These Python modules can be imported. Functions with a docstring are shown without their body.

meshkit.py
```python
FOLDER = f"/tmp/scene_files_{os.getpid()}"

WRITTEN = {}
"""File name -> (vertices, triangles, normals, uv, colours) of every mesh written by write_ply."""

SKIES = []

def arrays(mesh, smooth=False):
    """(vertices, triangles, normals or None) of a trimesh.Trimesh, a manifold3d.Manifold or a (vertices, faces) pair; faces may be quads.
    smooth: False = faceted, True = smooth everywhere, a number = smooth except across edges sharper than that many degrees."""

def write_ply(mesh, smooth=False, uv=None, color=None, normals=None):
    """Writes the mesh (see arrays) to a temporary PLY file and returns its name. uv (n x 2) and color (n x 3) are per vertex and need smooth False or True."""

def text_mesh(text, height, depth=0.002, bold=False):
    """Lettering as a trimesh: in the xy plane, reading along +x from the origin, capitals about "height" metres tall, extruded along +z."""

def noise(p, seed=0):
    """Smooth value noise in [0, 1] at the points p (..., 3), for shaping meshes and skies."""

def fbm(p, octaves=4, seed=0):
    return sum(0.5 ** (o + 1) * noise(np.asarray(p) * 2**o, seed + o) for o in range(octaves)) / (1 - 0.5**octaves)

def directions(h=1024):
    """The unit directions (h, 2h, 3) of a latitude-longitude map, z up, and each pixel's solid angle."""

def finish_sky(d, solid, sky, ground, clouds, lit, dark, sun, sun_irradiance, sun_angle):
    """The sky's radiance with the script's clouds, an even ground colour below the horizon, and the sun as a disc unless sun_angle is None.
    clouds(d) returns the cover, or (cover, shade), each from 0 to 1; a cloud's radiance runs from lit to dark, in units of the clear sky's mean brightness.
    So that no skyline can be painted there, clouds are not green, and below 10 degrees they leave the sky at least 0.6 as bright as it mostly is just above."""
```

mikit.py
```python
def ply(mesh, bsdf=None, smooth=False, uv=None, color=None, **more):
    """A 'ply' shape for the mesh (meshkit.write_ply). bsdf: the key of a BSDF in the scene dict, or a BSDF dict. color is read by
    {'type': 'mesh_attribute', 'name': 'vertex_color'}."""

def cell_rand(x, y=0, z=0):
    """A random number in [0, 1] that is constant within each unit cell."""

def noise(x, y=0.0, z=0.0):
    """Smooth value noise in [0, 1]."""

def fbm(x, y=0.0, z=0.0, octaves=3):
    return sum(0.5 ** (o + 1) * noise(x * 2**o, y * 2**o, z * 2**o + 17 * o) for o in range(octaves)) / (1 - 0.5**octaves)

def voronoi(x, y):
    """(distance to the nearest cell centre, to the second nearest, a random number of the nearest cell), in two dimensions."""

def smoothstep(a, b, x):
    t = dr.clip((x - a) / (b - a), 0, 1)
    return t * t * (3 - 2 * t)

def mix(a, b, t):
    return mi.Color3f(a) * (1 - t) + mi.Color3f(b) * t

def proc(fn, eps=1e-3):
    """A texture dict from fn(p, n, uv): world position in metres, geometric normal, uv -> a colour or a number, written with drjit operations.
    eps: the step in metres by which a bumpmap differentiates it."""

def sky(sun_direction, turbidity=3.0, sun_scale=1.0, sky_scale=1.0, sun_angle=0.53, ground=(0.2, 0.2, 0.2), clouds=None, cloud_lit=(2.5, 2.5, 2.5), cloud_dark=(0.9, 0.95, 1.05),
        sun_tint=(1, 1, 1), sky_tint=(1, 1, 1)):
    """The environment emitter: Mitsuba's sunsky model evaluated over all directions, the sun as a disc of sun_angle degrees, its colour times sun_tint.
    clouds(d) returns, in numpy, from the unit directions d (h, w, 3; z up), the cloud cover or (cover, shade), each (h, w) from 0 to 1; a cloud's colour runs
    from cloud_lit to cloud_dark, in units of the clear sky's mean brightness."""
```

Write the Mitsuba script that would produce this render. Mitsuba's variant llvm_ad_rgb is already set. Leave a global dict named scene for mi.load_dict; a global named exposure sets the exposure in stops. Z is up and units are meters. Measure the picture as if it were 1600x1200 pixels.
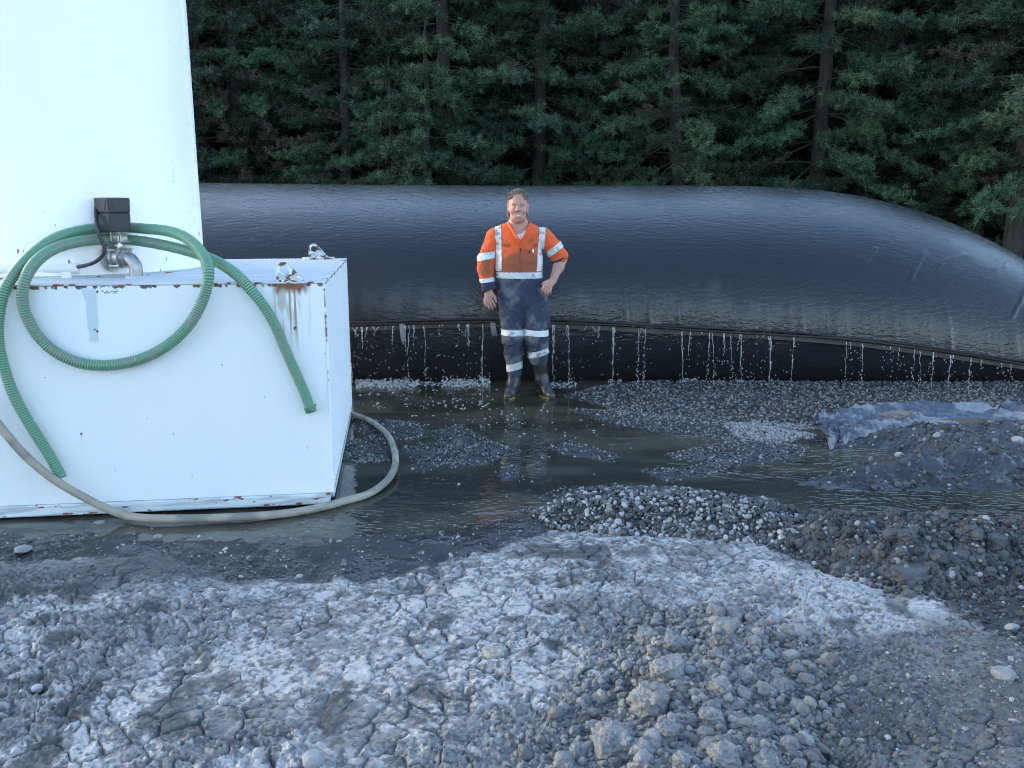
import math
import numpy as np, trimesh, shapely, drjit as dr, mitsuba as mi
from scipy.spatial import cKDTree
from scipy.interpolate import RegularGridInterpolator, CubicSpline
from shapely.geometry import Polygon, LineString, Point
import mikit, meshkit
from mikit import proc, noise, fbm, voronoi, cell_rand, smoothstep, mix

scene, labels = {}, {}
T = mi.ScalarTransform4f

# ------------------------------------------------------------------ camera, sky, exposure
CAM_Z, PITCH, FOCAL = 1.66, math.radians(11.47), 1350.0        # metres, down, pixels of a 1600 x 1200 picture
scene['camera'] = {'type': 'perspective', 'fov': 2 * math.degrees(math.atan(800 / FOCAL)), 'fov_axis': 'x',
                   'near_clip': 0.1, 'far_clip': 2000.0,
                   'to_world': T().look_at(origin=[0, 0, CAM_Z], target=[0, math.cos(PITCH), CAM_Z - math.sin(PITCH)], up=[0, 0, 1])}
# the sun stands behind the hills and pines at the left: only the clear evening sky lights the place
scene['sky_light'] = mikit.sky((-1.0, 0.3, 0.30), turbidity=4.0, sun_scale=0.0, sky_scale=1.0, ground=(0.12, 0.12, 0.12), sky_tint=(.97, .95, 1.02))
exposure = 4.78

# ------------------------------------------------------------------ helpers
def ray(u, v):
    """Direction from the viewpoint of the survey picture (1600 x 1200) through its pixel."""
    a, b = (u - 800) / FOCAL, (v - 600) / FOCAL
    c, s = math.cos(PITCH), math.sin(PITCH)
    return np.array([a, c - b * s, -s - b * c])
def at_z(u, v, z=0.0):
    d = ray(u, v); k = (z - CAM_Z) / d[2]
    return np.array([d[0] * k, d[1] * k, z])
def at_y(u, v, y):
    d = ray(u, v); k = y / d[1]
    return np.array([d[0] * k, y, CAM_Z + d[2] * k])
def at_plane(u, v, p, n):
    d = ray(u, v); k = np.dot(np.asarray(p) - [0, 0, CAM_Z], n) / np.dot(d, n)
    return np.array([0, 0, CAM_Z]) + d * k

def key_of(name):
    if name not in scene and name not in labels:
        return name
    i = 1
    while f'{name}_{i:03d}' in scene or f'{name}_{i:03d}' in labels:
        i += 1
    return f'{name}_{i:03d}'
def put(name, mesh, bsdf, smooth=30, color=None, uv=None, **more):
    k = key_of(name); scene[k] = mikit.ply(mesh, bsdf, smooth=smooth, color=color, uv=uv, **more); return k
def part(parent, name, mesh, bsdf, smooth=30, color=None, **more):
    return put(parent + '__' + name, mesh, bsdf, smooth, color, **more)
def tag(k, label, category=None, group=None, kind=None):
    d = {'label': label}
    if category: d['category'] = category
    if group: d['group'] = group
    if kind: d['kind'] = kind
    labels[k] = d
    return k
def structure(k, label=None):
    labels[k] = {'kind': 'structure', **({'label': label} if label else {})}
def raw(v, f, normals, color, bsdf):
    path = meshkit.write_ply((v, f), False, None, color, normals)
    return {'type': 'ply', 'filename': path, 'face_normals': False, 'bsdf': {'type': 'ref', 'id': bsdf}}
def N(x, y, z=0.0, seed=0, oct=3):
    return meshkit.fbm(np.stack(np.broadcast_arrays(x, y, z), -1), oct, seed)
def N1(x, y, z=0.0, seed=0):
    return meshkit.noise(np.stack(np.broadcast_arrays(x, y, z), -1), seed)
def sst(a, b, x):
    t = np.clip((x - a) / (b - a), 0, 1); return t * t * (3 - 2 * t)
def normals_of(v, f):
    n = np.zeros_like(v); fn = np.cross(v[f[:, 1]] - v[f[:, 0]], v[f[:, 2]] - v[f[:, 0]])
    for k in range(3): np.add.at(n, f[:, k], fn)
    return n / np.maximum(np.linalg.norm(n, axis=1, keepdims=True), 1e-12)
def grid_faces(n, m, close=False):
    i, j = np.meshgrid(np.arange(n - 1), np.arange(m if close else m - 1), indexing='ij')
    a, b = i * m + j, i * m + (j + 1) % m
    c, d = a + m, b + m
    q = np.stack([a, b, d, c], -1).reshape(-1, 4)
    return np.vstack([q[:, [0, 1, 2]], q[:, [0, 2, 3]]])
def frames(p):
    t = np.gradient(p, axis=0); t /= np.linalg.norm(t, axis=1, keepdims=True)
    a = np.cross(t[0], [0, 0, 1.0] if abs(t[0][2]) < .9 else [1.0, 0, 0]); a /= np.linalg.norm(a)
    A = [a]
    for k in range(1, len(p)):
        a = A[-1] - t[k] * np.dot(A[-1], t[k]); A.append(a / np.linalg.norm(a))
    A = np.array(A); return t, A, np.cross(t, A)
def tube(p, r, sides=12, caps=True):
    p = np.asarray(p, float); t, A, B = frames(p)
    r = np.broadcast_to(r, (len(p),))
    ang = np.arange(sides) * 2 * np.pi / sides
    v = p[:, None] + r[:, None, None] * (np.cos(ang)[None, :, None] * A[:, None] + np.sin(ang)[None, :, None] * B[:, None])
    v = v.reshape(-1, 3); f = grid_faces(len(p), sides, True)[:, ::-1]
    if caps:
        n = len(v); v = np.vstack([v, p[0], p[-1]]); k = np.arange(sides); kn = (k + 1) % sides
        f = np.vstack([f, np.stack([np.full(sides, n), kn, k], 1)[:, ::-1], np.stack([np.full(sides, n + 1), n - sides + k, n - sides + kn], 1)[:, ::-1]])
    return trimesh.Trimesh(v, f, process=False)
def curve(pts, step):
    p = np.asarray(pts, float); s = np.r_[0, np.cumsum(np.linalg.norm(np.diff(p, axis=0), axis=1) ** .5)]
    cs = CubicSpline(s, p); q = cs(np.linspace(0, s[-1], 40 * len(p)))
    L = np.r_[0, np.cumsum(np.linalg.norm(np.diff(q, axis=0), axis=1))]
    n = max(3, int(L[-1] / step) + 1); w = np.linspace(0, L[-1], n)
    return np.stack([np.interp(w, L, q[:, k]) for k in range(3)], 1), w
def box_mesh(size, bevel=0.006):
    """A box with chamfered edges (hull of three slightly crossed boxes)."""
    s = np.asarray(size, float) / 2; b = min(bevel, s.min() * .45)
    pts = [np.array([x, y, z]) * (s - b * np.array(k)) for x in (-1, 1) for y in (-1, 1) for z in (-1, 1) for k in ((0, 1, 1), (1, 0, 1), (1, 1, 0))]
    return trimesh.convex.convex_hull(np.array(pts))
def join(*ms):
    return trimesh.util.concatenate([m for m in ms])
def moved(m, R=None, t=(0, 0, 0)):
    m = m.copy(); M = np.eye(4)
    if R is not None: M[:3, :3] = R
    M[:3, 3] = t; m.apply_transform(M); return m
def rotz(a):
    c, s = math.cos(a), math.sin(a); return np.array([[c, -s, 0], [s, c, 0], [0, 0, 1.0]])
def disc_along(p0, p1, r, sides=24):
    return tube(np.array([p0, np.asarray(p0) * .5 + np.asarray(p1) * .5, p1]), r, sides)
def surface_nets(F, origin, h):
    """Mesh of the zero level of a grid of signed distances (negative inside)."""
    ins = F < 0; nx, ny, nz = F.shape
    acc = np.zeros((nx - 1, ny - 1, nz - 1, 3)); cnt = np.zeros((nx - 1, ny - 1, nz - 1))
    sl = lambda a, n: slice(a, n - 1 + a)
    corners = [(a, b, c) for a in (0, 1) for b in (0, 1) for c in (0, 1)]
    for i, A in enumerate(corners):
        for B in corners[i + 1:]:
            if sum(abs(p - q) for p, q in zip(A, B)) != 1: continue
            fa = F[sl(A[0], nx), sl(A[1], ny), sl(A[2], nz)]; fb = F[sl(B[0], nx), sl(B[1], ny), sl(B[2], nz)]
            m = (fa < 0) != (fb < 0)
            t = fa[m] / (fa[m] - fb[m])
            acc[m] += np.array(A) + t[:, None] * (np.array(B) - np.array(A)); cnt[m] += 1
    cell = cnt > 0; idx = -np.ones(cell.shape, int); idx[cell] = np.arange(cell.sum())
    v = (np.argwhere(cell) + acc[cell] / cnt[cell][:, None]) * h + origin
    F3 = []
    for ax in range(3):
        a = [slice(1, n - 1) for n in F.shape]; b = list(a); a[ax] = slice(0, F.shape[ax] - 1); b[ax] = slice(1, F.shape[ax])
        ia, ib = ins[tuple(a)], ins[tuple(b)]
        o = [(x, y) for x, y in (((0, 1), (2,)), ) ]
        u, w = [k for k in range(3) if k != ax]
        def cellidx(du, dw):
            s = [None] * 3; s[ax] = slice(0, F.shape[ax] - 1); s[u] = slice(1 + du, F.shape[u] - 1 + du); s[w] = slice(1 + dw, F.shape[w] - 1 + dw)
            return idx[tuple(s)]
        q = np.stack([cellidx(-1, -1), cellidx(0, -1), cellidx(0, 0), cellidx(-1, 0)], -1)
        flip = ax == 1
        for m, rev in ((ia & ~ib, flip), (~ia & ib, not flip)):
            g = q[m]; F3.append(g[:, ::-1] if rev else g)
    q = np.vstack(F3); q = q[(q >= 0).all(1)]
    return trimesh.Trimesh(v, np.vstack([q[:, [0, 1, 2]], q[:, [0, 2, 3]]]), process=False)

VC = {'type': 'mesh_attribute', 'name': 'vertex_color'}
def principled(name, color, rough=.6, spec=.5, bump=None, bscale=.002, eps=.002, metallic=0.0, two=True, **kw):
    b = {'type': 'principled', 'base_color': {'type': 'rgb', 'value': color} if isinstance(color, (tuple, list)) else color,
         'roughness': rough, 'specular': spec, **kw}
    if metallic: b['metallic'] = metallic
    if bump is not None: b = {'type': 'bumpmap', 'arbitrary': proc(bump, eps), 'scale': bscale, 'bsdf': b}
    scene[name] = {'type': 'twosided', 'bsdf': b} if two else b
    return name
rng = np.random.default_rng(7)

# ------------------------------------------------------------------ ground
def speckled(name, dark, amount, f, bs):
    """Earth in its vertex colours, with damp grains of another colour through it."""
    a = {'type': 'principled', 'base_color': VC, 'roughness': .95, 'specular': .15}; b = {'type': 'principled', 'base_color': {'type': 'rgb', 'value': dark}, 'roughness': .9, 'specular': .2}
    scene[name] = {'type': 'twosided', 'bsdf': {'type': 'bumpmap', 'arbitrary': proc(lambda p, n, uv: fbm(p.x * f, p.y * f, p.z * f, 3), .003), 'scale': bs,
        'bsdf': {'type': 'blendbsdf', 'weight': proc(lambda p, n, uv: amount * smoothstep(.50, .66, fbm(p.x * 60, p.y * 60, p.z * 60, 4) + .30 * (noise(p.x * 11, p.y * 11, p.z * 11) - .5))), 'bsdf_0': a, 'bsdf_1': b}}}
speckled('mat_dry_mud', (.070, .070, .071), .70, 120, .006)
principled('mat_wet_mud', VC, proc(lambda p, n, uv: .16 + .42 * smoothstep(.35, .62, fbm(p.x * 6, p.y * 8, p.z * 6, 3))), .38, lambda p, n, uv: fbm(p.x * 45, p.y * 45, p.z * 45, 3), .006, .003)
principled('mat_floor', VC, .95, .1)

def zone(px, z=0.02):
    return Polygon([tuple(at_z(u, v, z)[:2]) for u, v in px]).buffer(0)
LAND = zone([(-900, 850), (0, 826), (120, 822), (300, 826), (420, 828), (540, 822), (640, 818), (720, 812), (790, 798), (850, 778), (880, 770), (960, 764), (1080, 766), (1180, 778), (1300, 806), (1450, 808), (1600, 814), (2300, 860), (2300, 2400), (-900, 2400)], 0)
DRY = zone([(-900, 905), (0, 876), (150, 870), (240, 864), (310, 882), (380, 905), (470, 912), (560, 913), (640, 906), (700, 884), (790, 860), (850, 840), (870, 830), (960, 830), (1100, 842), (1200, 850), (1260, 870), (1330, 896), (1420, 925), (1480, 942), (1530, 985), (1600, 1010), (2300, 1100), (2300, 2400), (-900, 2400)])
DAMP = zone([(1190, 1100), (1230, 1040), (1330, 1010), (1440, 1000), (1500, 960), (1530, 975), (1600, 1000), (2300, 1100), (2300, 2400), (1300, 2400), (1230, 1250)])
DIM = zone([(-900, 900), (0, 872), (150, 866), (240, 860), (330, 880), (420, 908), (380, 926), (250, 918), (120, 930), (0, 950), (-900, 1000)])
PALE = zone([(860, 836), (960, 832), (1100, 842), (1200, 855), (1300, 890), (1420, 930), (1500, 970), (1440, 1005), (1320, 1000), (1230, 960), (1000, 950), (860, 920)])
PILE = zone([(838, 800), (870, 774), (950, 768), (1060, 766), (1150, 778), (1235, 792), (1262, 812), (1235, 842), (1150, 836), (1050, 830), (950, 826), (870, 814)], .05)
RIDGE = zone([(1160, 778), (1230, 792), (1330, 806), (1450, 806), (1600, 816), (1900, 840), (1900, 940), (1600, 900), (1500, 912), (1430, 918), (1330, 893), (1260, 862), (1215, 846), (1225, 815)], .06)
HEAP = zone([(1010, 985), (1090, 965), (1160, 968), (1230, 990), (1250, 1040), (1235, 1110), (1260, 1200), (1290, 1500), (820, 1500), (880, 1200), (930, 1150), (960, 1080)], .08)
ISLE = zone([(1265, 748), (1330, 722), (1400, 706), (1380, 694), (1310, 690), (1330, 672), (1420, 664), (1600, 664), (1900, 660), (1900, 740), (1600, 752), (1450, 758), (1350, 756)], .03)
BED = zone([(890, 620), (930, 606), (1000, 598), (1200, 592), (1600, 590), (2000, 588), (2000, 660), (1600, 650), (1290, 665), (1180, 668), (1060, 650), (960, 640)], 0)
PALEBED = zone([(1130, 668), (1180, 658), (1280, 662), (1300, 690), (1230, 692), (1150, 680)], .02)
BANKS = [zone(q, 0) for q in ([(558, 662), (600, 656), (664, 664), (650, 682), (600, 684)], [(680, 676), (720, 666), (760, 690), (812, 706), (760, 722), (712, 730), (706, 712), (730, 700), (700, 690)], [(548, 690), (600, 680), (596, 716), (556, 724)],
    [(858, 700), (880, 690), (960, 712), (950, 720), (890, 712)], [(1050, 712), (1160, 690), (1270, 700), (1240, 718), (1120, 728)], [(780, 735), (800, 730), (806, 744), (788, 750)], [(960, 648), (1100, 655), (1260, 680), (1200, 690), (1050, 672)], [(640, 700), (690, 695), (700, 720), (660, 735)],
    [(900, 640), (1010, 648), (1150, 672), (1120, 684), (1000, 668)], [(1010, 735), (1100, 728), (1130, 738), (1040, 748)], [(830, 790), (872, 764), (960, 756), (1010, 762), (900, 775)])]
BANKW = [.07, .10, .05, .06, .06, .03, .05, .04, .05, .03, .03]

def sdist(poly, x, y):
    """Signed distance (positive inside) of flat points to a polygon."""
    b = poly.boundary; n = int(b.length / .03) + 8
    q = np.array([b.interpolate(k / n, normalized=True).coords[0] for k in range(n)]) if b.geom_type == 'LineString' else np.vstack([np.array(shapely.segmentize(g, .03).coords) for g in b.geoms])
    if b.geom_type == 'LineString': q = np.array(shapely.segmentize(b, .03).coords)
    d = np.full(len(x), -9.0)
    x0, y0, x1, y1 = poly.bounds; m = (x > x0 - 1) & (x < x1 + 1) & (y > y0 - 1) & (y < y1 + 1)
    if m.any():
        dist = cKDTree(q).query(np.stack([x[m], y[m]], 1))[0]
        d[m] = np.where(shapely.contains_xy(poly, x[m], y[m]), dist, -dist)
    return d

def puffs(cx, cy, seed):
    """Rounded plates with sharp valleys between them: (height 0..1, random number of the plate)."""
    gx, gy = np.floor(cx), np.floor(cy); d1 = np.full(len(cx), 9.0); d2 = d1.copy(); w = np.zeros(len(cx)); fr = lambda v: v - np.floor(v)
    for a in (-1, 0, 1):
        for b in (-1, 0, 1):
            hx, hy = gx + a, gy + b; r1 = fr(np.sin(hx * 127.1 + hy * 311.7 + seed) * 43758.5453); r2 = fr(np.sin(hx * 269.5 + hy * 183.3 + seed) * 43758.5453)
            d = np.hypot(hx + r1 - cx, hy + r2 - cy); d2 = np.where(d < d1, d1, np.minimum(d2, d)); w = np.where(d < d1, fr(r1 * 7.3 + r2 * 3.1), w); d1 = np.minimum(d1, d)
    return np.sqrt(np.clip((d2 - d1) * 1.5, 0, 1)), w
def ground_fields(x, y):
    """Height and what the ground is made of (colour, wetness) at flat points."""
    w1, w2 = N(x * 2.2, y * 2.2, 3.1, 5) - .5, N(x * 9, y * 9, 1.7, 6) - .5
    wob = .16 * w1 + .09 * w2
    far = y > 9.5
    land = sdist(LAND, x, y) + wob * .8; dry = sdist(DRY, x, y) + wob * 1.3
    ridge = sdist(RIDGE, x, y) + wob * .7; pile = sdist(PILE, x, y) + wob * .3; heap = sdist(HEAP, x, y) + wob * .9
    isle = sdist(ISLE, x, y) + wob * .8; bed = sdist(BED, x, y) + wob * 1.6 + .14 * (N(x * 2.5, y * 7, .8, 34, 2) - .5); damp = sdist(DAMP, x, y) + wob * 1.2; pale = sdist(PALE, x, y) + wob * 1.5
    z = -.055 * sst(.02, -.25, land) + .028 * sst(0, .35, land) + .030 * sst(-.05, .35, dry)
    z += .13 * sst(-.05, .30, ridge) + .10 * sst(-.04, .20, pile) + .065 * sst(-.12, .38, heap)
    z = np.maximum(z, -.055 + .065 * sst(-.25, .1, bed) + .035 * (N(x * 1.1, y * 3.6, 0, 8) - .5) * sst(-.3, .1, bed))
    z = np.where(isle > -.2, np.maximum(z, -.05 + .06 * sst(-.2, .02, isle) + .11 * sst(0, .35, isle)), z)
    for b, w in zip(BANKS, BANKW):
        s = sdist(b, x, y) + wob * .9 + .10 * (N(x * 5, y * 9, .8, 33, 2) - .5)
        z = np.where(s > -.25, np.maximum(z, -.055 + .062 * sst(-.22, .02, s) + w * .55 * sst(0, .16, s)), z)
    z = z + .12 * sst(13, 24, y) + .25 * sst(24, 40, y) + 20 * sst(56, 130, y) * sst(900, 400, np.abs(x))
    # relief
    D = sst(-.05, .12, dry); R = sst(-.08, .08, ridge); P = sst(-.02, .1, heap); I = sst(-.05, .08, isle)
    b1 = np.abs(N(x * 5, y * 5, .3, 11, 3) - .5) * 2; b2 = np.abs(N(x * 13, y * 13, .7, 12, 2) - .5) * 2
    b3 = N(x * 34, y * 34, .2, 13, 2); b4 = N1(x * 85, y * 85, .4, 14)
    cr = sst(.36, .60, N(x * 2.3, y * 2.6, 6.1, 31, 4)); near = sst(7.5, 4.5, y); rough0 = N(x * 4, y * 4, 2.9, 30, 3)
    dz = D * (.014 * (1 - b1) + .009 * (1 - b2) + .016 * (b3 - .5) * (.4 + 1.2 * cr) + .016 * (b4 - .5) * (.3 + 1.4 * cr) - .019)
    e1, k1 = puffs(x * 9.5 + 1.2 * w2 + .7 * (b3 - .5), y * 11 + 1.5 * (rough0 - .5), 1.0); e2, k2 = puffs(x * 30 + 1.3 * (b3 - .5), y * 34 + 1.0 * (b4 - .5), 5.0); e3, k3 = puffs(x * 68 + 2.0 * (b3 - .5), y * 72 + 1.2 * (b4 - .5), 9.0)
    dz += D * (.007 * e1 + .008 * (k1 - .5) * cr + .010 * cr * e2 * (.2 + k2) + .008 * cr * e3 - .009)
    dz += (1 - D) * (.022 * (b1 - .5) + .016 * (b2 - .5) * sst(.35, .6, rough0) + .012 * (b3 - .5) * sst(.35, .6, rough0) + .008 * (e2 - .5) * sst(.45, .6, rough0)) * near * sst(-.3, .05, land)
    rough = N(x * 16, y * 16, .9, 15, 3)
    dz += R * (.085 * (rough - .45) + .03 * (b3 - .5)) + P * (.05 * (rough - .5) + .03 * (b3 - .5)) + I * (.09 * (N(x * 9, y * 9, .9, 16) - .45) + .04 * (b3 - .5)) * (1 - R)
    # drying cracks: the edges of warped cells
    cx, cy = x * 8 + 1.6 * w1 + 1.2 * w2, y * 8 + 1.6 * N(x * 5, y * 5, 9.1, 17, 2)
    gx, gy = np.floor(cx), np.floor(cy); d1 = np.full(len(x), 9.0); d2 = d1.copy()
    for a in (-1, 0, 1):
        for b in (-1, 0, 1):
            hx, hy = gx + a, gy + b
            r1 = np.modf(np.abs(np.sin(hx * 127.1 + hy * 311.7) * 43758.5453))[0]; r2 = np.modf(np.abs(np.sin(hx * 269.5 + hy * 183.3) * 43758.5453))[0]
            d = np.hypot(hx + r1 - cx, hy + r2 - cy)
            d2 = np.where(d < d1, d1, np.minimum(d2, d)); d1 = np.minimum(d1, d)
    crack = sst(.10, .0, d2 - d1) * sst(.40, .52, N(x * 1.7, y * 1.7, 4.4, 18)) * D * (1 - P)
    z = z + dz * np.where(far, .3, 1) - .016 * crack
    pits = sst(.69, .78, N(x * 3.1, y * 3.1, 2.2, 19)) * D
    z -= .03 * pits
    # what lies there: pale dried silt, damp silt, wet mud
    t = N(x * 3.2, y * 3.6, .1, 21, 3) + 1.05 * (N(x * 13, y * 15, .6, 22, 4) - .5) + .60 * (N(x * 50, y * 60, 0, 23, 2) - .5)
    crust = sst(.34, .64, t + .10 * sst(-.1, .3, pale) - .065)
    c_pale, c_mid, c_damp, c_wet = (np.array(c) for c in ((.425, .408, .388), (.212, .206, .199), (.070, .069, .067), (.026, .028, .031)))
    col = c_mid[None] * (1 - crust[:, None]) + c_pale[None] * crust[:, None]
    dk = sst(.56, .66, N(x * 7, y * 7, 7.7, 24, 4)) * .75 + .6 * pits + .5 * crack
    col = col * (1 - np.clip(dk, 0, .8))[:, None] + c_damp * np.clip(dk, 0, .8)[:, None]
    dp = (sst(-.12, .14, damp + .3 * (N(x * 6, y * 6, 3.3, 25) - .5)) * .78)[:, None]
    col = col * (1 - dp) + (c_mid * .52) * dp
    dm = (sst(-.10, .12, sdist(DIM, x, y) + wob * 1.4 + .2 * (N(x * 8, y * 8, 5.3, 32, 3) - .5)) * .72)[:, None]; col = col * (1 - dm) + c_damp * 1.1 * dm
    hp = (P * .5)[:, None]; col = col * (1 - hp) + c_mid * 1.05 * hp
    D2 = sst(-.03, .03, dry + .12 * (N(x * 24, y * 24, 0, 26, 2) - .5))[:, None]
    wetc = c_wet[None] * (1 + .9 * (N(x * 11, y * 11, .5, 27, 3) - .45))[:, None]
    wetc = wetc * (1 + .5 * (I * sst(.03, .10, z))[:, None])
    col = wetc * (1 - D2) + col * D2
    rc = (R * .9)[:, None]; col = col * (1 - rc) + (np.array([.058, .060, .063]) * (1 + .8 * (b3 - .5))[:, None]) * rc
    fl = sst(9.5, 14, y)[:, None]; col = col * (1 - fl) + np.array([.045, .038, .028]) * (.6 + .8 * N(x * .9, y * .9, 0, 28))[:, None] * fl
    gr = (sst(12, 14, y) * sst(6.5, 8.5, x) * sst(30, 26, y))[:, None]; col = col * (1 - gr) + np.array([.03, .06, .015]) * gr
    wet = (1 - D2[:, 0]) * (y < 9.5)
    return z, np.clip(col, .01, .9), wet

def spaced(a, b, d0, d1):
    out = [a]; 
    while out[-1] < b:
        t = (out[-1] - a) / (b - a); out.append(out[-1] + d0 + (d1 - d0) * t)
    return np.array(out)
ys = np.r_[-40, -12, -4, 0, .6, spaced(1.0, 1.97, .025, .012), spaced(2.0, 4.7, .0060, .0120), spaced(4.715, 9.2, .0170, .045), spaced(9.3, 16, .08, .8), 19, 23, 27, 31, 36, 42, 50, 65, 90, 140, 250, 600, 1500]
xp = np.r_[spaced(0, 2.75, .0082, .0082), spaced(2.77, 4.2, .02, .08), 4.5, 5.2, 6, 7, 9, 12, 18, 30, 60, 130, 300, 700]
xs = np.r_[-xp[::-1], xp[1:]]
def spread(y): return np.clip(y, 2.0, 9.5) / 4          # finer steps where the ground is looked at closely
XX, YY = np.meshgrid(xs, ys, indexing='ij'); XX = XX * spread(YY)
gz, gc, gw = ground_fields(XX.ravel(), YY.ravel())
GV = np.stack([XX.ravel(), YY.ravel(), gz], 1); GF = grid_faces(len(xs), len(ys))[:, ::-1]
if normals_of(GV, GF)[:, 2].mean() < 0: GF = GF[:, ::-1]
GN = normals_of(GV, GF)
height = RegularGridInterpolator((xs, ys), gz.reshape(XX.shape), bounds_error=False, fill_value=0.0)
tone = RegularGridInterpolator((xs, ys), gc.reshape(XX.shape + (3,)), bounds_error=False, fill_value=.1)
def hgt(x, y): return height(np.stack(np.broadcast_arrays(x / spread(y), y), -1))
def split(mask, name, mat, label):
    f = GF[mask]; u, inv = np.unique(f, return_inverse=True)
    scene[name] = raw(GV[u], inv.reshape(-1, 3), GN[u], gc[u], mat); structure(name, label)
fy, fw = GV[GF, 1].mean(1), gw[GF].mean(1)
split((fy < 9.5) & (fw < .5), 'ground', 'mat_dry_mud', 'pale dried silt with cracks in the foreground')
split((fy < 9.5) & (fw >= .5), 'mud_terrain', 'mat_wet_mud', 'dark wet mud round the puddle')
split(fy >= 9.5, 'forest_ground', 'mat_floor', 'dark forest floor beyond the bag')

# ------------------------------------------------------------------ puddle water
def ripple(p, n, uv):
    a = fbm(p.x * 7 + 3 * noise(p.x * 2, p.y * 2), p.y * 17 + 2 * noise(p.x * 3, p.y * 2), 0.3, 3)
    return (a + .35 * noise(p.x * 30, p.y * 50)) * (.25 + 1.5 * smoothstep(.35, .7, fbm(p.x * .9, p.y * 1.6, 4.0, 2)))
principled('mat_water', proc(lambda p, n, uv: mix((.024, .0235, .017), (.058, .055, .040), smoothstep(.4, .65, fbm(p.x * 1.3, p.y * 2.6, .5, 3)))), .06, .5, ripple, .006, .004)
wx, wy = np.meshgrid(np.linspace(-9, 10, 60), np.linspace(3.6, 9.4, 30), indexing='ij')
scene['water'] = mikit.ply((np.stack([wx.ravel(), wy.ravel(), 0 * wx.ravel()], 1), grid_faces(60, 30)[:, ::-1]), 'mat_water', smooth=True)
structure('water', 'murky brown puddle in front of the bag')

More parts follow.
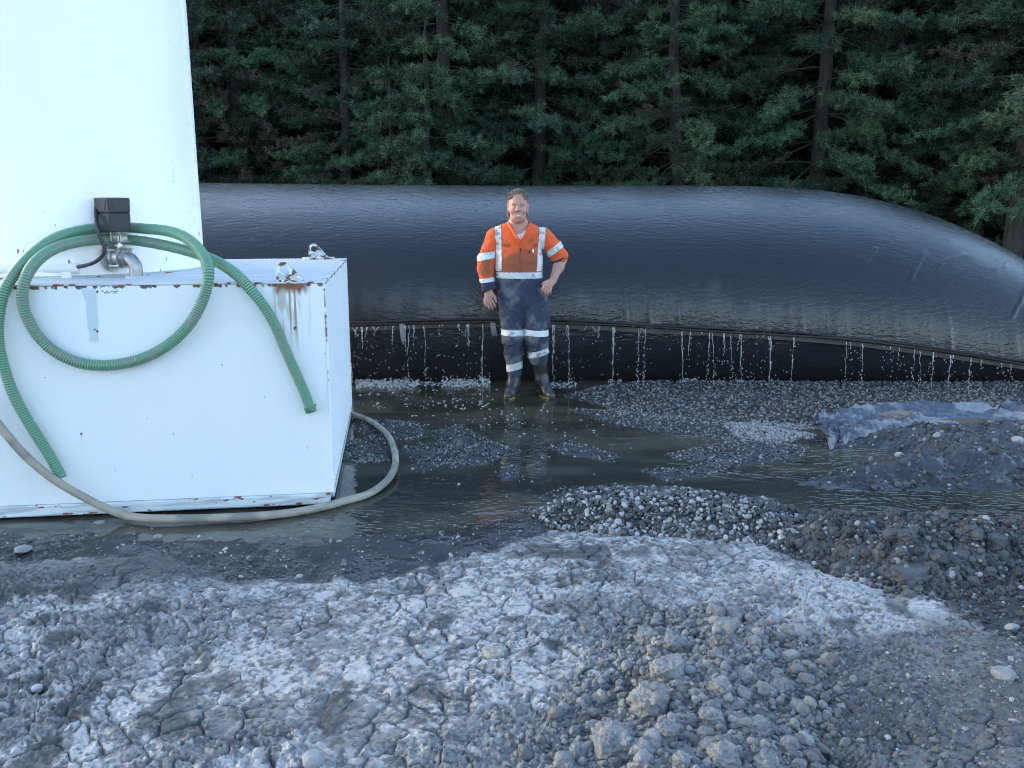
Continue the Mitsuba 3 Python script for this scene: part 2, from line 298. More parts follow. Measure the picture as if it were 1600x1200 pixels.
# ------------------------------------------------------------------ scattered stones
ICO = [trimesh.creation.icosphere(subdivisions=k) for k in (0, 1, 2, 3, 4)]
def stone_shape(level, seed, rough=.25, flat=.75, boxy=0.0):
    m = ICO[level]; v = np.array(m.vertices, float)
    v = v * (1 + rough * (2 * N(v[:, 0] * 1.3 + seed * 7.7, v[:, 1] * 1.3, v[:, 2] * 1.3, seed, 3) - 1))[:, None]
    if rough > .3: v = v * (1 - .30 * np.abs(2 * N(v[:, 0] * 3.1 + seed, v[:, 1] * 3.1, v[:, 2] * 3.1, seed + 3, 3) - 1) + .12)[:, None]
    if boxy: v = v / np.maximum(1, np.abs(v) / (1 - boxy))
    v[:, 2] *= flat
    return v, np.array(m.faces)
def rand_rot(r, n, tilt=1.0):
    q = r.normal(size=(n, 4)); q[:, 1:3] *= tilt; q /= np.linalg.norm(q, axis=1, keepdims=True); w, x, y, z = q.T
    return np.stack([1 - 2 * (y * y + z * z), 2 * (x * y - z * w), 2 * (x * z + y * w), 2 * (x * y + z * w), 1 - 2 * (x * x + z * z), 2 * (y * z - x * w), 2 * (x * z - y * w), 2 * (y * z + x * w), 1 - 2 * (x * x + y * y)], -1).reshape(n, 3, 3)
def scatter(r, pos, size, col, level=1, rough=.25, flat=.7, tilt=.5, kinds=6, boxy=0.0):
    """One mesh of many stones: positions (n,3), radii (n,), colours (n,3)."""
    V, F, C, base = [], [], [], 0
    which = r.integers(0, kinds, len(pos)); R = rand_rot(r, len(pos), tilt); S = r.uniform(.75, 1.25, (len(pos), 3))
    for k in range(kinds):
        m = which == k
        if not m.any(): continue
        v, f = stone_shape(level, 31 + k, rough, flat, boxy)
        w = np.einsum('nij,nvj->nvi', R[m], v[None] * S[m][:, None] * size[m][:, None, None]) + pos[m][:, None]
        n = len(w); V.append(w.reshape(-1, 3)); C.append(np.repeat(col[m], len(v), 0))
        F.append((f[None] + (np.arange(n) * len(v))[:, None, None] + base).reshape(-1, 3)); base += n * len(v)
    return np.vstack(V), np.vstack(F), np.vstack(C)
principled('mat_stone', VC, .85, .3, lambda p, n, uv: fbm(p.x * 160, p.y * 160, p.z * 160, 3), .004, .002)
principled('mat_wet_stone', VC, .30, .5, lambda p, n, uv: fbm(p.x * 120, p.y * 120, p.z * 120, 2), .002, .002)
principled('mat_clod', VC, .95, .15, lambda p, n, uv: fbm(p.x * 75, p.y * 75, p.z * 75, 4), .022, .002)
principled('mat_dark_clod', VC, .55, .4, lambda p, n, uv: fbm(p.x * 75, p.y * 75, p.z * 75, 4), .022, .002)
def fill(r, poly, n, grow=0.0):
    p = poly.buffer(grow) if grow else poly; x0, y0, x1, y1 = p.bounds; x1 = min(x1, 6.5); out = np.zeros((0, 2))
    while len(out) < n:
        q = r.uniform((x0, y0), (x1, y1), (n * 2, 2)); out = np.vstack([out, q[shapely.contains_xy(p, q[:, 0], q[:, 1])]])
    return out[:n]
def stones(name, label, xy, size, col, mat, sink=.3, category='gravel', **kw):
    pos = np.column_stack([xy, hgt(xy[:, 0], xy[:, 1]) + size * (.6 - sink)])
    big = size > kw.pop('fine', 9.0); lv = kw.pop('level', 1); V, F, C = [], [], []
    for m, l in ((~big, lv), (big, lv + 1)):
        if m.any():
            a, b, c = scatter(rng, pos[m], size[m], col[m], level=l, **kw); F.append(b + sum(map(len, V))); V.append(a); C.append(c)
    V, F, C = np.vstack(V), np.vstack(F), np.vstack(C)
    scene[name] = mikit.ply((V, F), mat, smooth=True, color=C); tag(name, label, category, kind='stuff')
def greys(n, lo, hi, warm=.03):
    g = rng.uniform(lo, hi, n) ** 1.0; return np.column_stack([g * (1 + rng.normal(0, warm, n)), g, g * (1 + rng.normal(0, warm, n))])

def sized(n, lo, hi, power=2.6):
    u = rng.random(n); return lo * (1 - u * (1 - (lo / hi) ** power)) ** (-1 / power)
q = fill(rng, PILE, 3600, .04); sz = sized(len(q), .0075, .0200, 1.8)
stones('gravel_pile', 'low pile of rounded pale and dark wet pebbles at the edge of the puddle', q, sz, np.where(rng.random((len(q), 1)) < .36, greys(len(q), .16, .36), greys(len(q), .02, .08)), 'mat_wet_stone', .15, level=0, fine=.0105, rough=.16, flat=.72, tilt=.8)
q = fill(rng, BED, 16500, .2); q = q[hgt(q[:, 0], q[:, 1]) > -.020]; sz = rng.uniform(.0075, .015, len(q))
stones('gravel_bed', 'flat bed of dark wet gravel along the foot of the bag', q, sz, np.where(rng.random((len(q), 1)) < .35, greys(len(q), .10, .22), greys(len(q), .02, .07)), 'mat_wet_stone', .25, level=0, rough=.15, flat=.75, tilt=.8)
q = fill(rng, PALEBED, 1700); sz = rng.uniform(.008, .016, len(q))
stones('pale_gravel', 'patch of pale dry gravel beside the end of the plastic sheet', q, sz, greys(len(q), .13, .32), 'mat_stone', .15, level=0, rough=.15, flat=.75, tilt=.8)
q = np.vstack([fill(rng, b, int(3800 * b.area) + 90, .13) for b in BANKS]); q = q[hgt(q[:, 0], q[:, 1]) > -.022]; sz = sized(len(q), .0055, .014)
stones('bank_gravel', 'small gravel banks standing out of the puddle', q, sz, np.where(rng.random((len(q), 1)) < .3, greys(len(q), .12, .30), greys(len(q), .02, .08)), 'mat_wet_stone', .25, level=0, rough=.15, flat=.75, tilt=.8)

q = fill(rng, HEAP, 4600, .16); sz = sized(len(q), .006, .028, 2.4); tc = tone(np.column_stack([q[:, 0] / spread(q[:, 1]), q[:, 1]]))
stones('heap_rubble', 'loose grey crumbs and small stones covering the heap in the foreground', q, sz, np.clip(.35 * tc + .65 * greys(len(q), .10, .30), .05, .6), 'mat_clod', .25, 'rubble', level=0, fine=.0105, rough=.42, flat=.8, tilt=1, boxy=.1)
q = fill(rng, RIDGE, 4600, .05); sz = sized(len(q), .006, .030, 2.4)
stones('ridge_rubble', 'dark damp clods of mud making up the ridge by the water', q, sz, greys(len(q), .035, .105), 'mat_dark_clod', .25, 'rubble', level=0, fine=.011, rough=.5, flat=.85, tilt=1, boxy=.1)
q = fill(rng, RIDGE, 420, .05); sz = sized(len(q), .008, .018)
stones('ridge_pebbles', 'pale rounded pebbles stuck in the dark ridge', q, sz, greys(len(q), .14, .32), 'mat_stone', .2, level=1, rough=.15, flat=.75)
q = fill(rng, ISLE, 1500, .02); sz = sized(len(q), .007, .028)
stones('isle_rubble', 'grey clods and stones on the mud bank in front of the plastic sheet', q, sz, np.where(rng.random((len(q), 1)) < .14, greys(len(q), .18, .34), greys(len(q), .05, .14)), 'mat_clod', .42, 'rubble', level=1, rough=.4, flat=.8)
view = Polygon([tuple(at_z(u, v, .05)[:2]) for u, v in ((-60, 850), (1660, 850), (1660, 1260), (-60, 1260))])
q = fill(rng, DRY.intersection(view), 4200); sz = sized(len(q), .0030, .017, 2.7); tc = tone(np.column_stack([q[:, 0] / spread(q[:, 1]), q[:, 1]]))
stones('silt_crumbs', 'crumbs and small stones lying on the dried silt', q, sz, np.clip(.75 * tc + .25 * greys(len(q), .15, .45), .05, .6), 'mat_clod', .45, 'rubble', level=0, fine=.009, rough=.38, flat=.55)
q = fill(rng, DAMP.intersection(view), 1700); sz = sized(len(q), .004, .017, 2.8)
stones('damp_crumbs', 'crumbs of soil and small stones on the damp ground at the right', q, sz, np.where(rng.random((len(q), 1)) < .2, greys(len(q), .2, .36), greys(len(q), .10, .2)), 'mat_clod', .40, 'rubble', level=0, fine=.009, rough=.4, flat=.6)
DARKMUD = zone([(1380, 930), (1500, 912), (1600, 902), (1720, 930), (1720, 1010), (1600, 1006), (1530, 978), (1470, 940)])
q = fill(rng, DARKMUD, 900, .03); sz = sized(len(q), .005, .026, 2.3)
stones('dark_mud_crumbs', 'crumbs of dark damp mud in front of the ridge at the right edge', q, sz, np.where(rng.random((len(q), 1)) < .08, greys(len(q), .2, .34), greys(len(q), .035, .10)), 'mat_dark_clod', .40, 'rubble', level=0, fine=.009, rough=.45, flat=.6)
q = fill(rng, LAND.difference(DRY).intersection(Polygon([tuple(at_z(u, v, .02)[:2]) for u, v in ((-60, 818), (880, 780), (880, 915), (-60, 915))])), 650); sz = sized(len(q), .004, .016)
stones('mud_pebbles', 'small stones lying in the dark wet mud', q, sz, np.where(rng.random((len(q), 1)) < .25, greys(len(q), .2, .4), greys(len(q), .06, .13)), 'mat_wet_stone', .4, level=1, rough=.3, flat=.6)
# ------------------------------------------------------------------ the geotextile bag
BAG_BLACK = np.array([.013, .014, .016])                          # one fabric, above and below the seam
principled('mat_bag', VC, .19, .5, lambda p, n, uv: fbm(p.x * 15, p.y * 40, p.z * 40, 3) + .45 * noise(p.x * 55, p.y * 120, p.z * 120), .0050, .004)
principled('mat_seam', VC, .7, .3, lambda p, n, uv: noise(p.x * 220, 3.0, p.z * 60), .003, .002)
BX = np.array([-12, -3.6, -1.8, -.7, .5, 1.65, 2.75, 3.75, 4.85, 5.7, 6.4, 6.75])
SEAM_Z = CubicSpline(BX, [.61, .61, .605, .635, .625, .565, .505, .405, .235, .12, .05, .03])
CREST = CubicSpline([-12, -4, 0, 1.6, 2.8, 3.7, 4.7, 5.6, 6.2, 6.6, 6.75], [2.0, 1.975, 1.935, 1.935, 1.93, 1.88, 1.67, 1.24, .78, .36, .14])
def seam_y(x): return 8.05 + .03 * np.sin(x * 1.3) + .05 * sst(4, 6.7, x)
def bag_upper(x, t):
    """Points of the upper sheet: t from 0 (front seam) to 1 (back seam)."""
    zs, zt, y0 = SEAM_Z(x), CREST(x), seam_y(x)
    a = 2.9; th = t * np.pi
    c, s = np.cos(th), np.sin(th)
    yy = y0 + a - a * np.sign(c) * np.abs(c) ** .93; zz = zs + (zt - zs) * np.maximum(s, 0) ** .93
    return np.stack([x, yy, zz], -1)
bx = np.r_[np.arange(-12, -3, .12), np.arange(-3, 6.75, .018), 6.75]
tt = np.r_[np.linspace(0, .06, 14), np.linspace(.066, .5, 90), np.linspace(.52, 1, 16)]
X, TT = np.meshgrid(bx, tt, indexing='ij')
P = bag_upper(X, TT); nrm = normals_of(P.reshape(-1, 3), grid_faces(len(bx), len(tt))).reshape(P.shape)
if nrm[..., 2].mean() < 0: nrm = -nrm
hz = P[..., 2] - SEAM_Z(X)
cre = (np.clip(1 - np.abs(N1(X * 4.2 + hz * .5, hz * .6, 0, 41) - .5) * 9, 0, 1) * .022 + np.clip(1 - np.abs(N1(X * 9 + hz * 1.2, hz * .8, 0, 42) - .5) * 8, 0, 1) * .010) * sst(.55, .0, hz) * (.15 + .85 * sst(.4, 1.4, X))
cre += .008 * (N(X * 2.5, hz * 3, P[..., 1], 43, 3) - .5) + .002 * (N(X * 8, P[..., 1] * 16, hz * 16, 44, 2) - .5) * sst(1.2, .2, hz)
# slanting folds towards the sewn end
for x0, h0, x1, h1 in [(3.35, .72, 3.55, .86), (3.75, .60, 4.05, .90), (4.10, .80, 4.55, .93), (4.72, .42, 5.35, 1.02), (5.05, .36, 5.55, .72), (4.70, .84, 4.95, .90), (5.25, .30, 5.75, .60), (5.55, .15, 5.95, .40)]:
    d = np.array([x1 - x0, h1 - h0]); L = np.hypot(*d); d /= L
    hh = hz + .02 * (N1(X * 9, hz * 9, 0, 45) - .5); a = (X - x0) * d[0] + (hh - h0) * d[1]; b = np.abs(-(X - x0) * d[1] + (hh - h0) * d[0] + .05 * (N1(a * 6, 0 * a, 0, 46) - .5))
    cre += .010 * np.clip(1 - b / .022, 0, 1) * sst(-.05, .05, a) * sst(L + .05, L - .05, a)
P = P + nrm * cre[..., None]
mudc = sst(.40, .72, .55 * N(X * 16, hz * 2.2, 0, 47, 3) + .45 * N(X * 3, P[..., 1] * 5, hz * 5, 49, 4) + .34 * sst(.34, .0, hz) * sst(.1, 2.6, X) - .30 * sst(.2, .55, hz) - .06)
bcol = BAG_BLACK * (1 - mudc[..., None]) + np.array([.034, .036, .035]) * mudc[..., None]
bag = 'geotextile_bag'
tag(bag, 'huge swollen black geotextile bag draining water along its seam in front of the pines', 'dewatering bag')
fu = grid_faces(len(bx), len(tt)); Pf = P.reshape(-1, 3)
if normals_of(Pf, fu)[:, 2].mean() < 0: fu = fu[:, ::-1]
part(bag, 'upper_sheet', (Pf, fu), 'mat_bag', True, bcol.reshape(-1, 3))
# lower sheet: from the seam back under the belly to the ground
lt = np.linspace(0, 1, 26); X2, L2 = np.meshgrid(bx, lt, indexing='ij')
th = L2 * np.pi / 2
P2 = np.stack([X2, seam_y(X2) + .05 + .42 * (1 - np.cos(th)) ** .8, np.maximum(SEAM_Z(X2), .02) * (1 - np.sin(th)) - .03], -1)
P2[..., 2] = SEAM_Z(X2) + (-.06 - SEAM_Z(X2)) * np.sin(th) ; P2[..., 1] = seam_y(X2) + .04 + .40 * (1 - np.cos(th)) + .03 * (N(X2 * 2.2, L2 * 2, 0, 48) - .5)
f2 = grid_faces(len(bx), len(lt)); v2 = P2.reshape(-1, 3)
if normals_of(v2, f2)[:, 1].mean() > 0: f2 = f2[:, ::-1]
part(bag, 'lower_sheet', (v2, f2), 'mat_bag', True, BAG_BLACK[None] * (.8 + .6 * N(v2[:, 0] * 4, v2[:, 1] * 8, v2[:, 2] * 8, 50, 3))[:, None])
# sewn seam: two raised rolls and the seam flap hanging under them
sx = np.arange(-4, 6.75, .03)
def roll(off_z, off_y, r, seed, lo=.6):
    p = np.stack([sx, seam_y(sx) - off_y + .012 * (N1(sx * 2.2, 0 * sx, 0, seed) - .5), SEAM_Z(sx) + off_z + .012 * (N1(sx * 1.6, 0 * sx, 0, seed + 1) - .5)], 1)
    return p
def strip(p, hgt_, thick, lean=0.0):
    """A hanging band: cross-section rounded box following p."""
    k = np.array([[-.5, 0], [-.5, -1], [.5, -1], [.5, 0]]); n = len(p)
    v = np.concatenate([np.stack([p[:, 0], p[:, 1] + a * thick + lean * b * hgt_, p[:, 2] + b * hgt_], 1)[:, None] for a, b in k], 1).reshape(-1, 3)
    f = grid_faces(n, 4, True); return trimesh.Trimesh(v, f, process=False)
seamc = lambda m, c, s: np.array(c)[None] * (.6 + .8 * N(np.array(m.vertices)[:, 0] * 7, np.array(m.vertices)[:, 2] * 50, 0, s, 3))[:, None]
m = tube(roll(.010, .010, 0, 51), .012, 8); part(bag, 'seam_roll', m, 'mat_seam', True, seamc(m, (.026, .027, .026), 52))
m = tube(roll(-.016, .012, 0, 53), .010, 8); part(bag, 'seam_roll', m, 'mat_seam', True, seamc(m, (.034, .034, .031), 54))
m = strip(roll(-.03, -.02, 0, 55), .042, .008, .25); part(bag, 'seam_flap', m, 'mat_seam', 30, None) if False else part(bag, 'seam_flap', m, 'mat_seam', True, seamc(m, (.062, .057, .049), 56))
for u, v, wd, ln in ((631, 516, .045, .16), (773, 516, .05, .12)):
    p = at_y(u, v, 7.98); w = np.linspace(0, 1, 8)
    q = np.stack([p[0] + .02 * w - .02, 8.0 - .05 * np.sin(w * 2.2), SEAM_Z(p[0]) - .02 - ln * w], 1)
    a = np.concatenate([q + [-wd / 2, 0, 0], q + [wd / 2, 0, 0], q + [wd / 2, .006, 0], q + [-wd / 2, .006, 0]], 1).reshape(-1, 3)
    m = trimesh.Trimesh(a, grid_faces(8, 4, True), process=False)
    part(bag, 'strap', m, 'mat_seam', True, np.full((len(a), 3), .16))

# ------------------------------------------------------------------ white steel box
FR = np.array([-1.016, 4.69, 0.0]); YAW = math.radians(7.6)
EX, EY = np.array([-math.cos(YAW), -math.sin(YAW), 0]), np.array([-math.sin(YAW), math.cos(YAW), 0])
BOX_W, BOX_D, BOX_H, BOX_B = 3.7, 2.28, 1.268, .045
def loc(l, d, z): return FR + EX * l + EY * d + np.array([0, 0, z])
def face_lz(u, v, off=0.0):
    p = at_plane(u, v, FR - EY * off, EY); return float(np.dot(p - FR, EX)), float(p[2])
RB = np.stack([-EX, EY, np.array([0, 0, 1.0])], 1)
def slab(l0, l1, d0, d1, z0, z1, bevel=.004):
    m = box_mesh((abs(l1 - l0), abs(d1 - d0), abs(z1 - z0)), bevel); return moved(m, RB, loc((l0 + l1) / 2, (d0 + d1) / 2, (z0 + z1) / 2))
# marks on the front panel, in the panel's own coordinates (metres left of the corner, metres up)
LUG_L0, _ = face_lz(478, 440); LUG_L1, _ = face_lz(430, 440)
PL0, PZ0 = face_lz(150, 536); PL1, PZ1 = face_lz(138, 448)
ST = [face_lz(u, v) for u, v in ((186, 446), (158, 446), (186, 456), (158, 456))]
SPOTS = [(*face_lz(u, v), r) for u, v, r in ((127, 678, .007), (271, 678, .004), (493, 632, .004), (461, 513, .010), (152, 456, .007), (152, 518, .007), (148, 515, .005), (347, 570, .004), (413, 620, .003), (230, 654, .003), (70, 590, .003), (300, 742, .003), (180, 735, .003), (508, 553, .003), (480, 700, .003))]
def rust_color(p):
    return mix((.10, .035, .018), (.26, .115, .05), fbm(p.x * 60, p.y * 60, p.z * 60, 3))
def box_paint(p, n, uv):
    l = (p.x - FR[0]) * EX[0] + (p.y - FR[1]) * EX[1]; d = (p.x - FR[0]) * EY[0] + (p.y - FR[1]) * EY[1]; z = p.z
    c = mix((.645, .695, .715), (.70, .74, .75), fbm(l * 3, d * 3, z * .8, 3))
    c = mix(c, (.62, .66, .66), (.06) * smoothstep(.52, .72, fbm(l * 26, d * 26, z * 1.6, 3)))
    front = dr.select(d < .012, 1.0, 0.0)
    # runs of rust under the lifting lug
    a = smoothstep(LUG_L0 - .03, LUG_L0 + .02, l) * (1 - smoothstep(LUG_L1 - .02, LUG_L1 + .03, l)) * front
    top = smoothstep(BOX_H - .055, BOX_H - .010, z + .030 * noise(l * 60, 0, 2.0)) * a
    run = smoothstep(.42, .66, noise(l * 75, z * 1.5, 4.0)) * smoothstep(BOX_H - .36, BOX_H - .10, z + .16 * noise(l * 40, 3.0, 0)) * a
    grey = smoothstep(.46, .62, fbm(l * 30, z * 5, 1.0, 3)) * a * smoothstep(BOX_H - .34, BOX_H - .08, z) * smoothstep(LUG_L0 + .02, LUG_L0 + .05, l)
    c = mix(c, (.36, .33, .26), .75 * grey)
    c = mix(c, (.30, .19, .10), .9 * run)
    c = mix(c, rust_color(p), top)
    # paint worn off along the top edge and the corner
    e = smoothstep(.44, .56, fbm(l * 34, d * 34, 7.0, 4)) * smoothstep(BOX_H - .016, BOX_H - .010, z + .010 * noise(l * 90, d * 90, 1.0))
    c = mix(c, mix((.06, .05, .05), rust_color(p), noise(l * 30, 0, 3.0)), e)
    v = smoothstep(.56, .62, fbm(z * 9, 2.0, 5.0, 4)) * (1 - smoothstep(.004, .012, dr.abs(l) + .008 * noise(z * 60, l * 60, 0))) * smoothstep(.5, .62, z) * dr.select(d < .03, 1.0, 0.0)
    c = mix(c, rust_color(p), v)
    # bare primer patch
    pw = .5 * (PL1 - PL0) + .03; pc = .5 * (PL0 + PL1)
    pt = front * (1 - smoothstep(.8, 1.0, dr.abs(l - pc) / pw + .9 * (fbm(l * 25, z * 12, 3.0, 3) - .4))) * smoothstep(PZ0 - .01, PZ0 + .02, z) * (1 - smoothstep(PZ1 - .02, PZ1, z))
    c = mix(c, (.42, .53, .57), .85 * pt)
    # two lines of worn stencil print
    s = mi.Float(0)
    for (la, za), (lb, zb) in ((ST[0], ST[1]), (ST[2], ST[3])):
        s = s + front * dr.select((l > la) & (l < lb), 1.0, 0.0) * dr.select(dr.abs(z - za) < .008, 1.0, 0.0) * dr.select(cell_rand(l * 95, z * 160, 2.0) > .42, 1.0, 0.0)
    c = mix(c, (.16, .19, .21), .8 * s)
    for sl, sz, r in SPOTS:
        q = dr.sqrt(dr.square(l - sl) + dr.square((z - sz) * .8)) + r * .6 * (noise(l * 300, z * 300, 0) - .5)
        c = mix(c, (.09, .03, .02), front * (1 - smoothstep(r * .7, r, q)))
        rr = front * (1 - smoothstep(r * .2, r * .7, dr.abs(l - sl))) * smoothstep(sz - 12 * r, sz - 2 * r, z) * dr.select(z < sz, 1.0, 0.0)
        c = mix(c, (.45, .38, .30), .35 * rr)
    b = smoothstep(.60, .66, fbm(l * 16, 3.0, z * 6, 4)) * (1 - smoothstep(.078, .090, z + .012 * noise(l * 50, 1.0, 0))) * front
    c = mix(c, rust_color(p), b)
    return c
principled('mat_box', proc(box_paint), .42, .5, lambda p, n, uv: fbm(p.x * 2, p.y * 2, p.z * 2, 2), .006, .004)
def top_paint(p, n, uv):
    l = (p.x - FR[0]) * EX[0] + (p.y - FR[1]) * EX[1]; d = (p.x - FR[0]) * EY[0] + (p.y - FR[1]) * EY[1]
    c = mix((.40, .43, .45), (.54, .57, .58), fbm(l * 3, d * 14, 1.0, 3))
    c = mix(c, (.34, .35, .36), .35 * smoothstep(.56, .72, fbm(l * 2.5, d * 30, 2.0, 4)))
    return mix(c, rust_color(p), smoothstep(.60, .66, fbm(l * 14, d * 14, 5.0, 4)) * (1 - smoothstep(.01, .05, dr.minimum(dr.abs(l), dr.abs(d)))))
principled('mat_box_top', proc(top_paint), .5, .4)
def rail_paint(p, n, uv):
    l = (p.x - FR[0]) * EX[0] + (p.y - FR[1]) * EX[1]
    c = mix((.36, .40, .42), (.54, .59, .61), smoothstep(.35, .6, fbm(l * 6, 1.0, p.z * 60, 4)))
    return mix(c, rust_color(p), smoothstep(.70, .74, fbm(l * 16, 3.0, p.z * 40, 4)))
principled('mat_rail', proc(rail_paint), .5, .4)
bk = 'steel_box'
tag(bk, 'white painted steel box with rust runs under its lifting lug, carrying the tall tank', 'tank base')
z0, z1 = BOX_B + .035, BOX_H
part(bk, 'front_panel', slab(0.004, BOX_W, 0, .008, z0, z1 - .004), 'mat_box')
part(bk, 'side_panel', slab(0, .008, .010, BOX_D, z0, z1 - .004), 'mat_box')
part(bk, 'back_panel', slab(0.010, BOX_W, BOX_D - .008, BOX_D, z0, z1 - .006), 'mat_box')
part(bk, 'side_panel', slab(BOX_W - .008, BOX_W + .002, .010, BOX_D, z0, z1 - .006), 'mat_box')
part(bk, 'top_panel', slab(-.004, BOX_W + .004, -.006, BOX_D + .004, z1 - .003, z1 + .005, .003), 'mat_box_top')
part(bk, 'bottom_rail', slab(.02, BOX_W, -.012, .08, .015, z0 - .002, .006), 'mat_rail')
part(bk, 'bottom_rail', slab(.002, .06, .10, BOX_D + .02, .015, z0 - .002, .006), 'mat_rail')
cw = np.array([[0, 0, z] for z in np.linspace(z0, z1, 90)]); cw = cw + FR + np.column_stack([.0018 * (N1(cw[:, 2] * 70, 0, 0, 61) - .5), 0 * cw[:, 2], 0 * cw[:, 2]])
m = tube(cw, .006 + .002 * N1(cw[:, 2] * 90, 0, 0, 62), 8); part(bk, 'corner_weld', m, 'mat_box', True)
# lifting lugs
def rusty(p, n, uv):
    return mix(mix((.74, .76, .76), (.42, .50, .54), smoothstep(.48, .54, fbm(p.x * 30, p.y * 30, p.z * 30 + 8, 3))), rust_color(p), smoothstep(.50, .56, fbm(p.x * 34, p.y * 34, p.z * 34 + 3, 4) - .6 * (p.z - 1.33)))
principled('mat_lug', proc(rusty), .6, .4, lambda p, n, uv: fbm(p.x * 80, p.y * 80, p.z * 80, 3), .002, .002)
prof = Polygon([(0, 0), (.150, 0), (.085, .078)] + [(.040 + .040 * math.cos(a), .066 + .040 * math.sin(a)) for a in np.linspace(.55, math.pi, 14)]).buffer(.004).buffer(-.004)
prof = prof.difference(Point(.042, .064).buffer(.023))
def lug(l_left, d, base):
    m = trimesh.creation.extrude_polygon(prof, .014)
    M = np.stack([-EX, np.array([0, 0, 1.0]), EY], 1)
    k = part(bk, 'lifting_lug', moved(m, M, loc(l_left, d, BOX_H + .005 + base)), 'mat_lug')
    if base:
        e = trimesh.creation.cylinder(1, base + .002, sections=40); e.apply_scale([.125, .07, 1]); part(k, 'doubler_plate', moved(e, RB, loc(l_left - .075, d, BOX_H + .005 + base / 2)), 'mat_lug')
    return k
labels[lug(LUG_L1 - .005, .012, 0)] = {'label': 'rusty lifting lug at the front edge'}
p = at_z(491, 402, BOX_H); LB = float(np.dot(p - FR, EX))
labels[lug(LB + .01, BOX_D - .09, .014)] = {'label': 'lifting lug on a round plate at the back edge'}
# white conduit with a clamp on the box top at the left
principled('mat_white_plastic', (.74, .75, .74), .4, .5)
principled('mat_white_paint', proc(lambda p, n, uv: mix(mix((.89, .865, .835), (.91, .885, .855), fbm(p.x * 4, p.y * 4, p.z * 2, 3)), (.30, .17, .10), smoothstep(.765, .78, fbm(p.x * 45, p.y * 45, p.z * 14, 4)) * (1 - smoothstep(1.5, 1.75, p.z)))), .38, .5, lambda p, n, uv: fbm(p.x * 2.5, p.y * 2.5, p.z * 1.5, 2), .012, .004)

# ------------------------------------------------------------------ tall white tank standing on the box
TC, TR = np.array([-2.848, 5.66, BOX_H + .005]), .80
tk = 'white_tank'
tag(tk, 'tall white cylindrical tank rising out of the picture above the steel box', 'tank')
ang = np.linspace(0, 2 * np.pi, 161)[:-1]; zz = np.linspace(.012, 4.6, 40)
AA, ZZ = np.meshgrid(ang, zz, indexing='ij'); rr = TR + .002 * (N(np.cos(AA) * 3, np.sin(AA) * 3, ZZ * 2, 63) - .5)
v = np.stack([TC[0] + rr * np.cos(AA), TC[1] + rr * np.sin(AA), TC[2] + ZZ], -1).reshape(-1, 3)
f = np.vstack([np.stack([a, b], 0) for a, b in [(None, None)]]) if False else None
i, j = np.meshgrid(np.arange(160), np.arange(39), indexing='ij'); a = i * 40 + j; b = ((i + 1) % 160) * 40 + j
f = np.concatenate([np.stack([a, b, b + 1], -1).reshape(-1, 3), np.stack([a, b + 1, a + 1], -1).reshape(-1, 3)])
part(tk, 'shell', (v, f), 'mat_white_paint', True)
e = trimesh.creation.cylinder(TR + .004, .02, sections=120); part(tk, 'roof_plate', moved(e, None, TC + [0, 0, 4.61]), 'mat_white_paint')
e = trimesh.creation.annulus(TR - .01, TR + .012, .014, sections=120); part(tk, 'base_ring', moved(e, None, TC + [0, 0, .007]), 'mat_rail')
sa = math.radians(7.0); m = box_mesh((.006, .055, 4.58), .002); part(tk, 'seam_strip', moved(m, rotz(sa), TC + [(TR + .003) * math.cos(sa), (TR + .003) * math.sin(sa), 2.305]), 'mat_white_paint')
for u, v_ in ((269, 251), (270, 267), (270, 283), (272, 70)):
    d = ray(u, v_); o = np.array([0, 0, CAM_Z]); q = o[:2] - TC[:2]; A, B, C = d[0] ** 2 + d[1] ** 2, 2 * (q @ d[:2]), q @ q - TR ** 2
    k = (-B - math.sqrt(B * B - 4 * A * C)) / (2 * A); p = o + k * d; nn = np.array([*(p[:2] - TC[:2]), 0]) / TR
    part(tk, 'rivet', disc_along(p - nn * .002, p + nn * .004, .005, 10), 'mat_lug')

# ------------------------------------------------------------------ motor valve between tank and box
principled('mat_steel', proc(lambda p, n, uv: mix((.34, .33, .34), (.52, .51, .51), fbm(p.x * 30, p.y * 30, p.z * 30, 3))), .45, .5, lambda p, n, uv: fbm(p.x * 60, p.y * 60, p.z * 60, 3), .001, .002, metallic=.85)
principled('mat_bright_steel', (.72, .71, .70), .22, .5, metallic=1.0)
principled('mat_black_plastic', (.022, .024, .030), .45, .5, lambda p, n, uv: noise(p.x * 900, p.y * 900, p.z * 900), .0004, .001)
principled('mat_cable', (.018, .020, .026), .4, .5)
vk = 'motor_valve'
tag(vk, 'steel ball valve with a black motor housing joining the white tank to the box', 'valve')
P0 = np.array([-2.31, 5.05, BOX_H + .115]); DV = np.array([.90, -.436, 0]); SV = np.array([.436, .90, 0]); UP = np.array([0, 0, 1.0])
part(vk, 'stub_pipe', disc_along(P0 - DV * .22, P0 + DV * .01, .040), 'mat_steel')
part(vk, 'flange', join(disc_along(P0 - DV * .010, P0 + DV * .010, .082, 40), disc_along(P0 + DV * .012, P0 + DV * .026, .060, 32)), 'mat_steel')
part(vk, 'valve_body', join(disc_along(P0 + DV * .028, P0 + DV * .092, .050, 28), disc_along(P0 + DV * .027, P0 + DV * .041, .060, 28), disc_along(P0 + DV * .079, P0 + DV * .094, .060, 28)), 'mat_steel')
for k in range(4):
    a = math.radians(45 + 90 * k); o = (SV * math.cos(a) + UP * math.sin(a)) * .064
    part(vk, 'bolt', join(disc_along(P0 + DV * .024 + o, P0 + DV * .104 + o, .0065, 10), disc_along(P0 + DV * .094 + o, P0 + DV * .104 + o, .012, 6), disc_along(P0 + DV * .018 + o, P0 + DV * .028 + o, .012, 6)), 'mat_bright_steel')
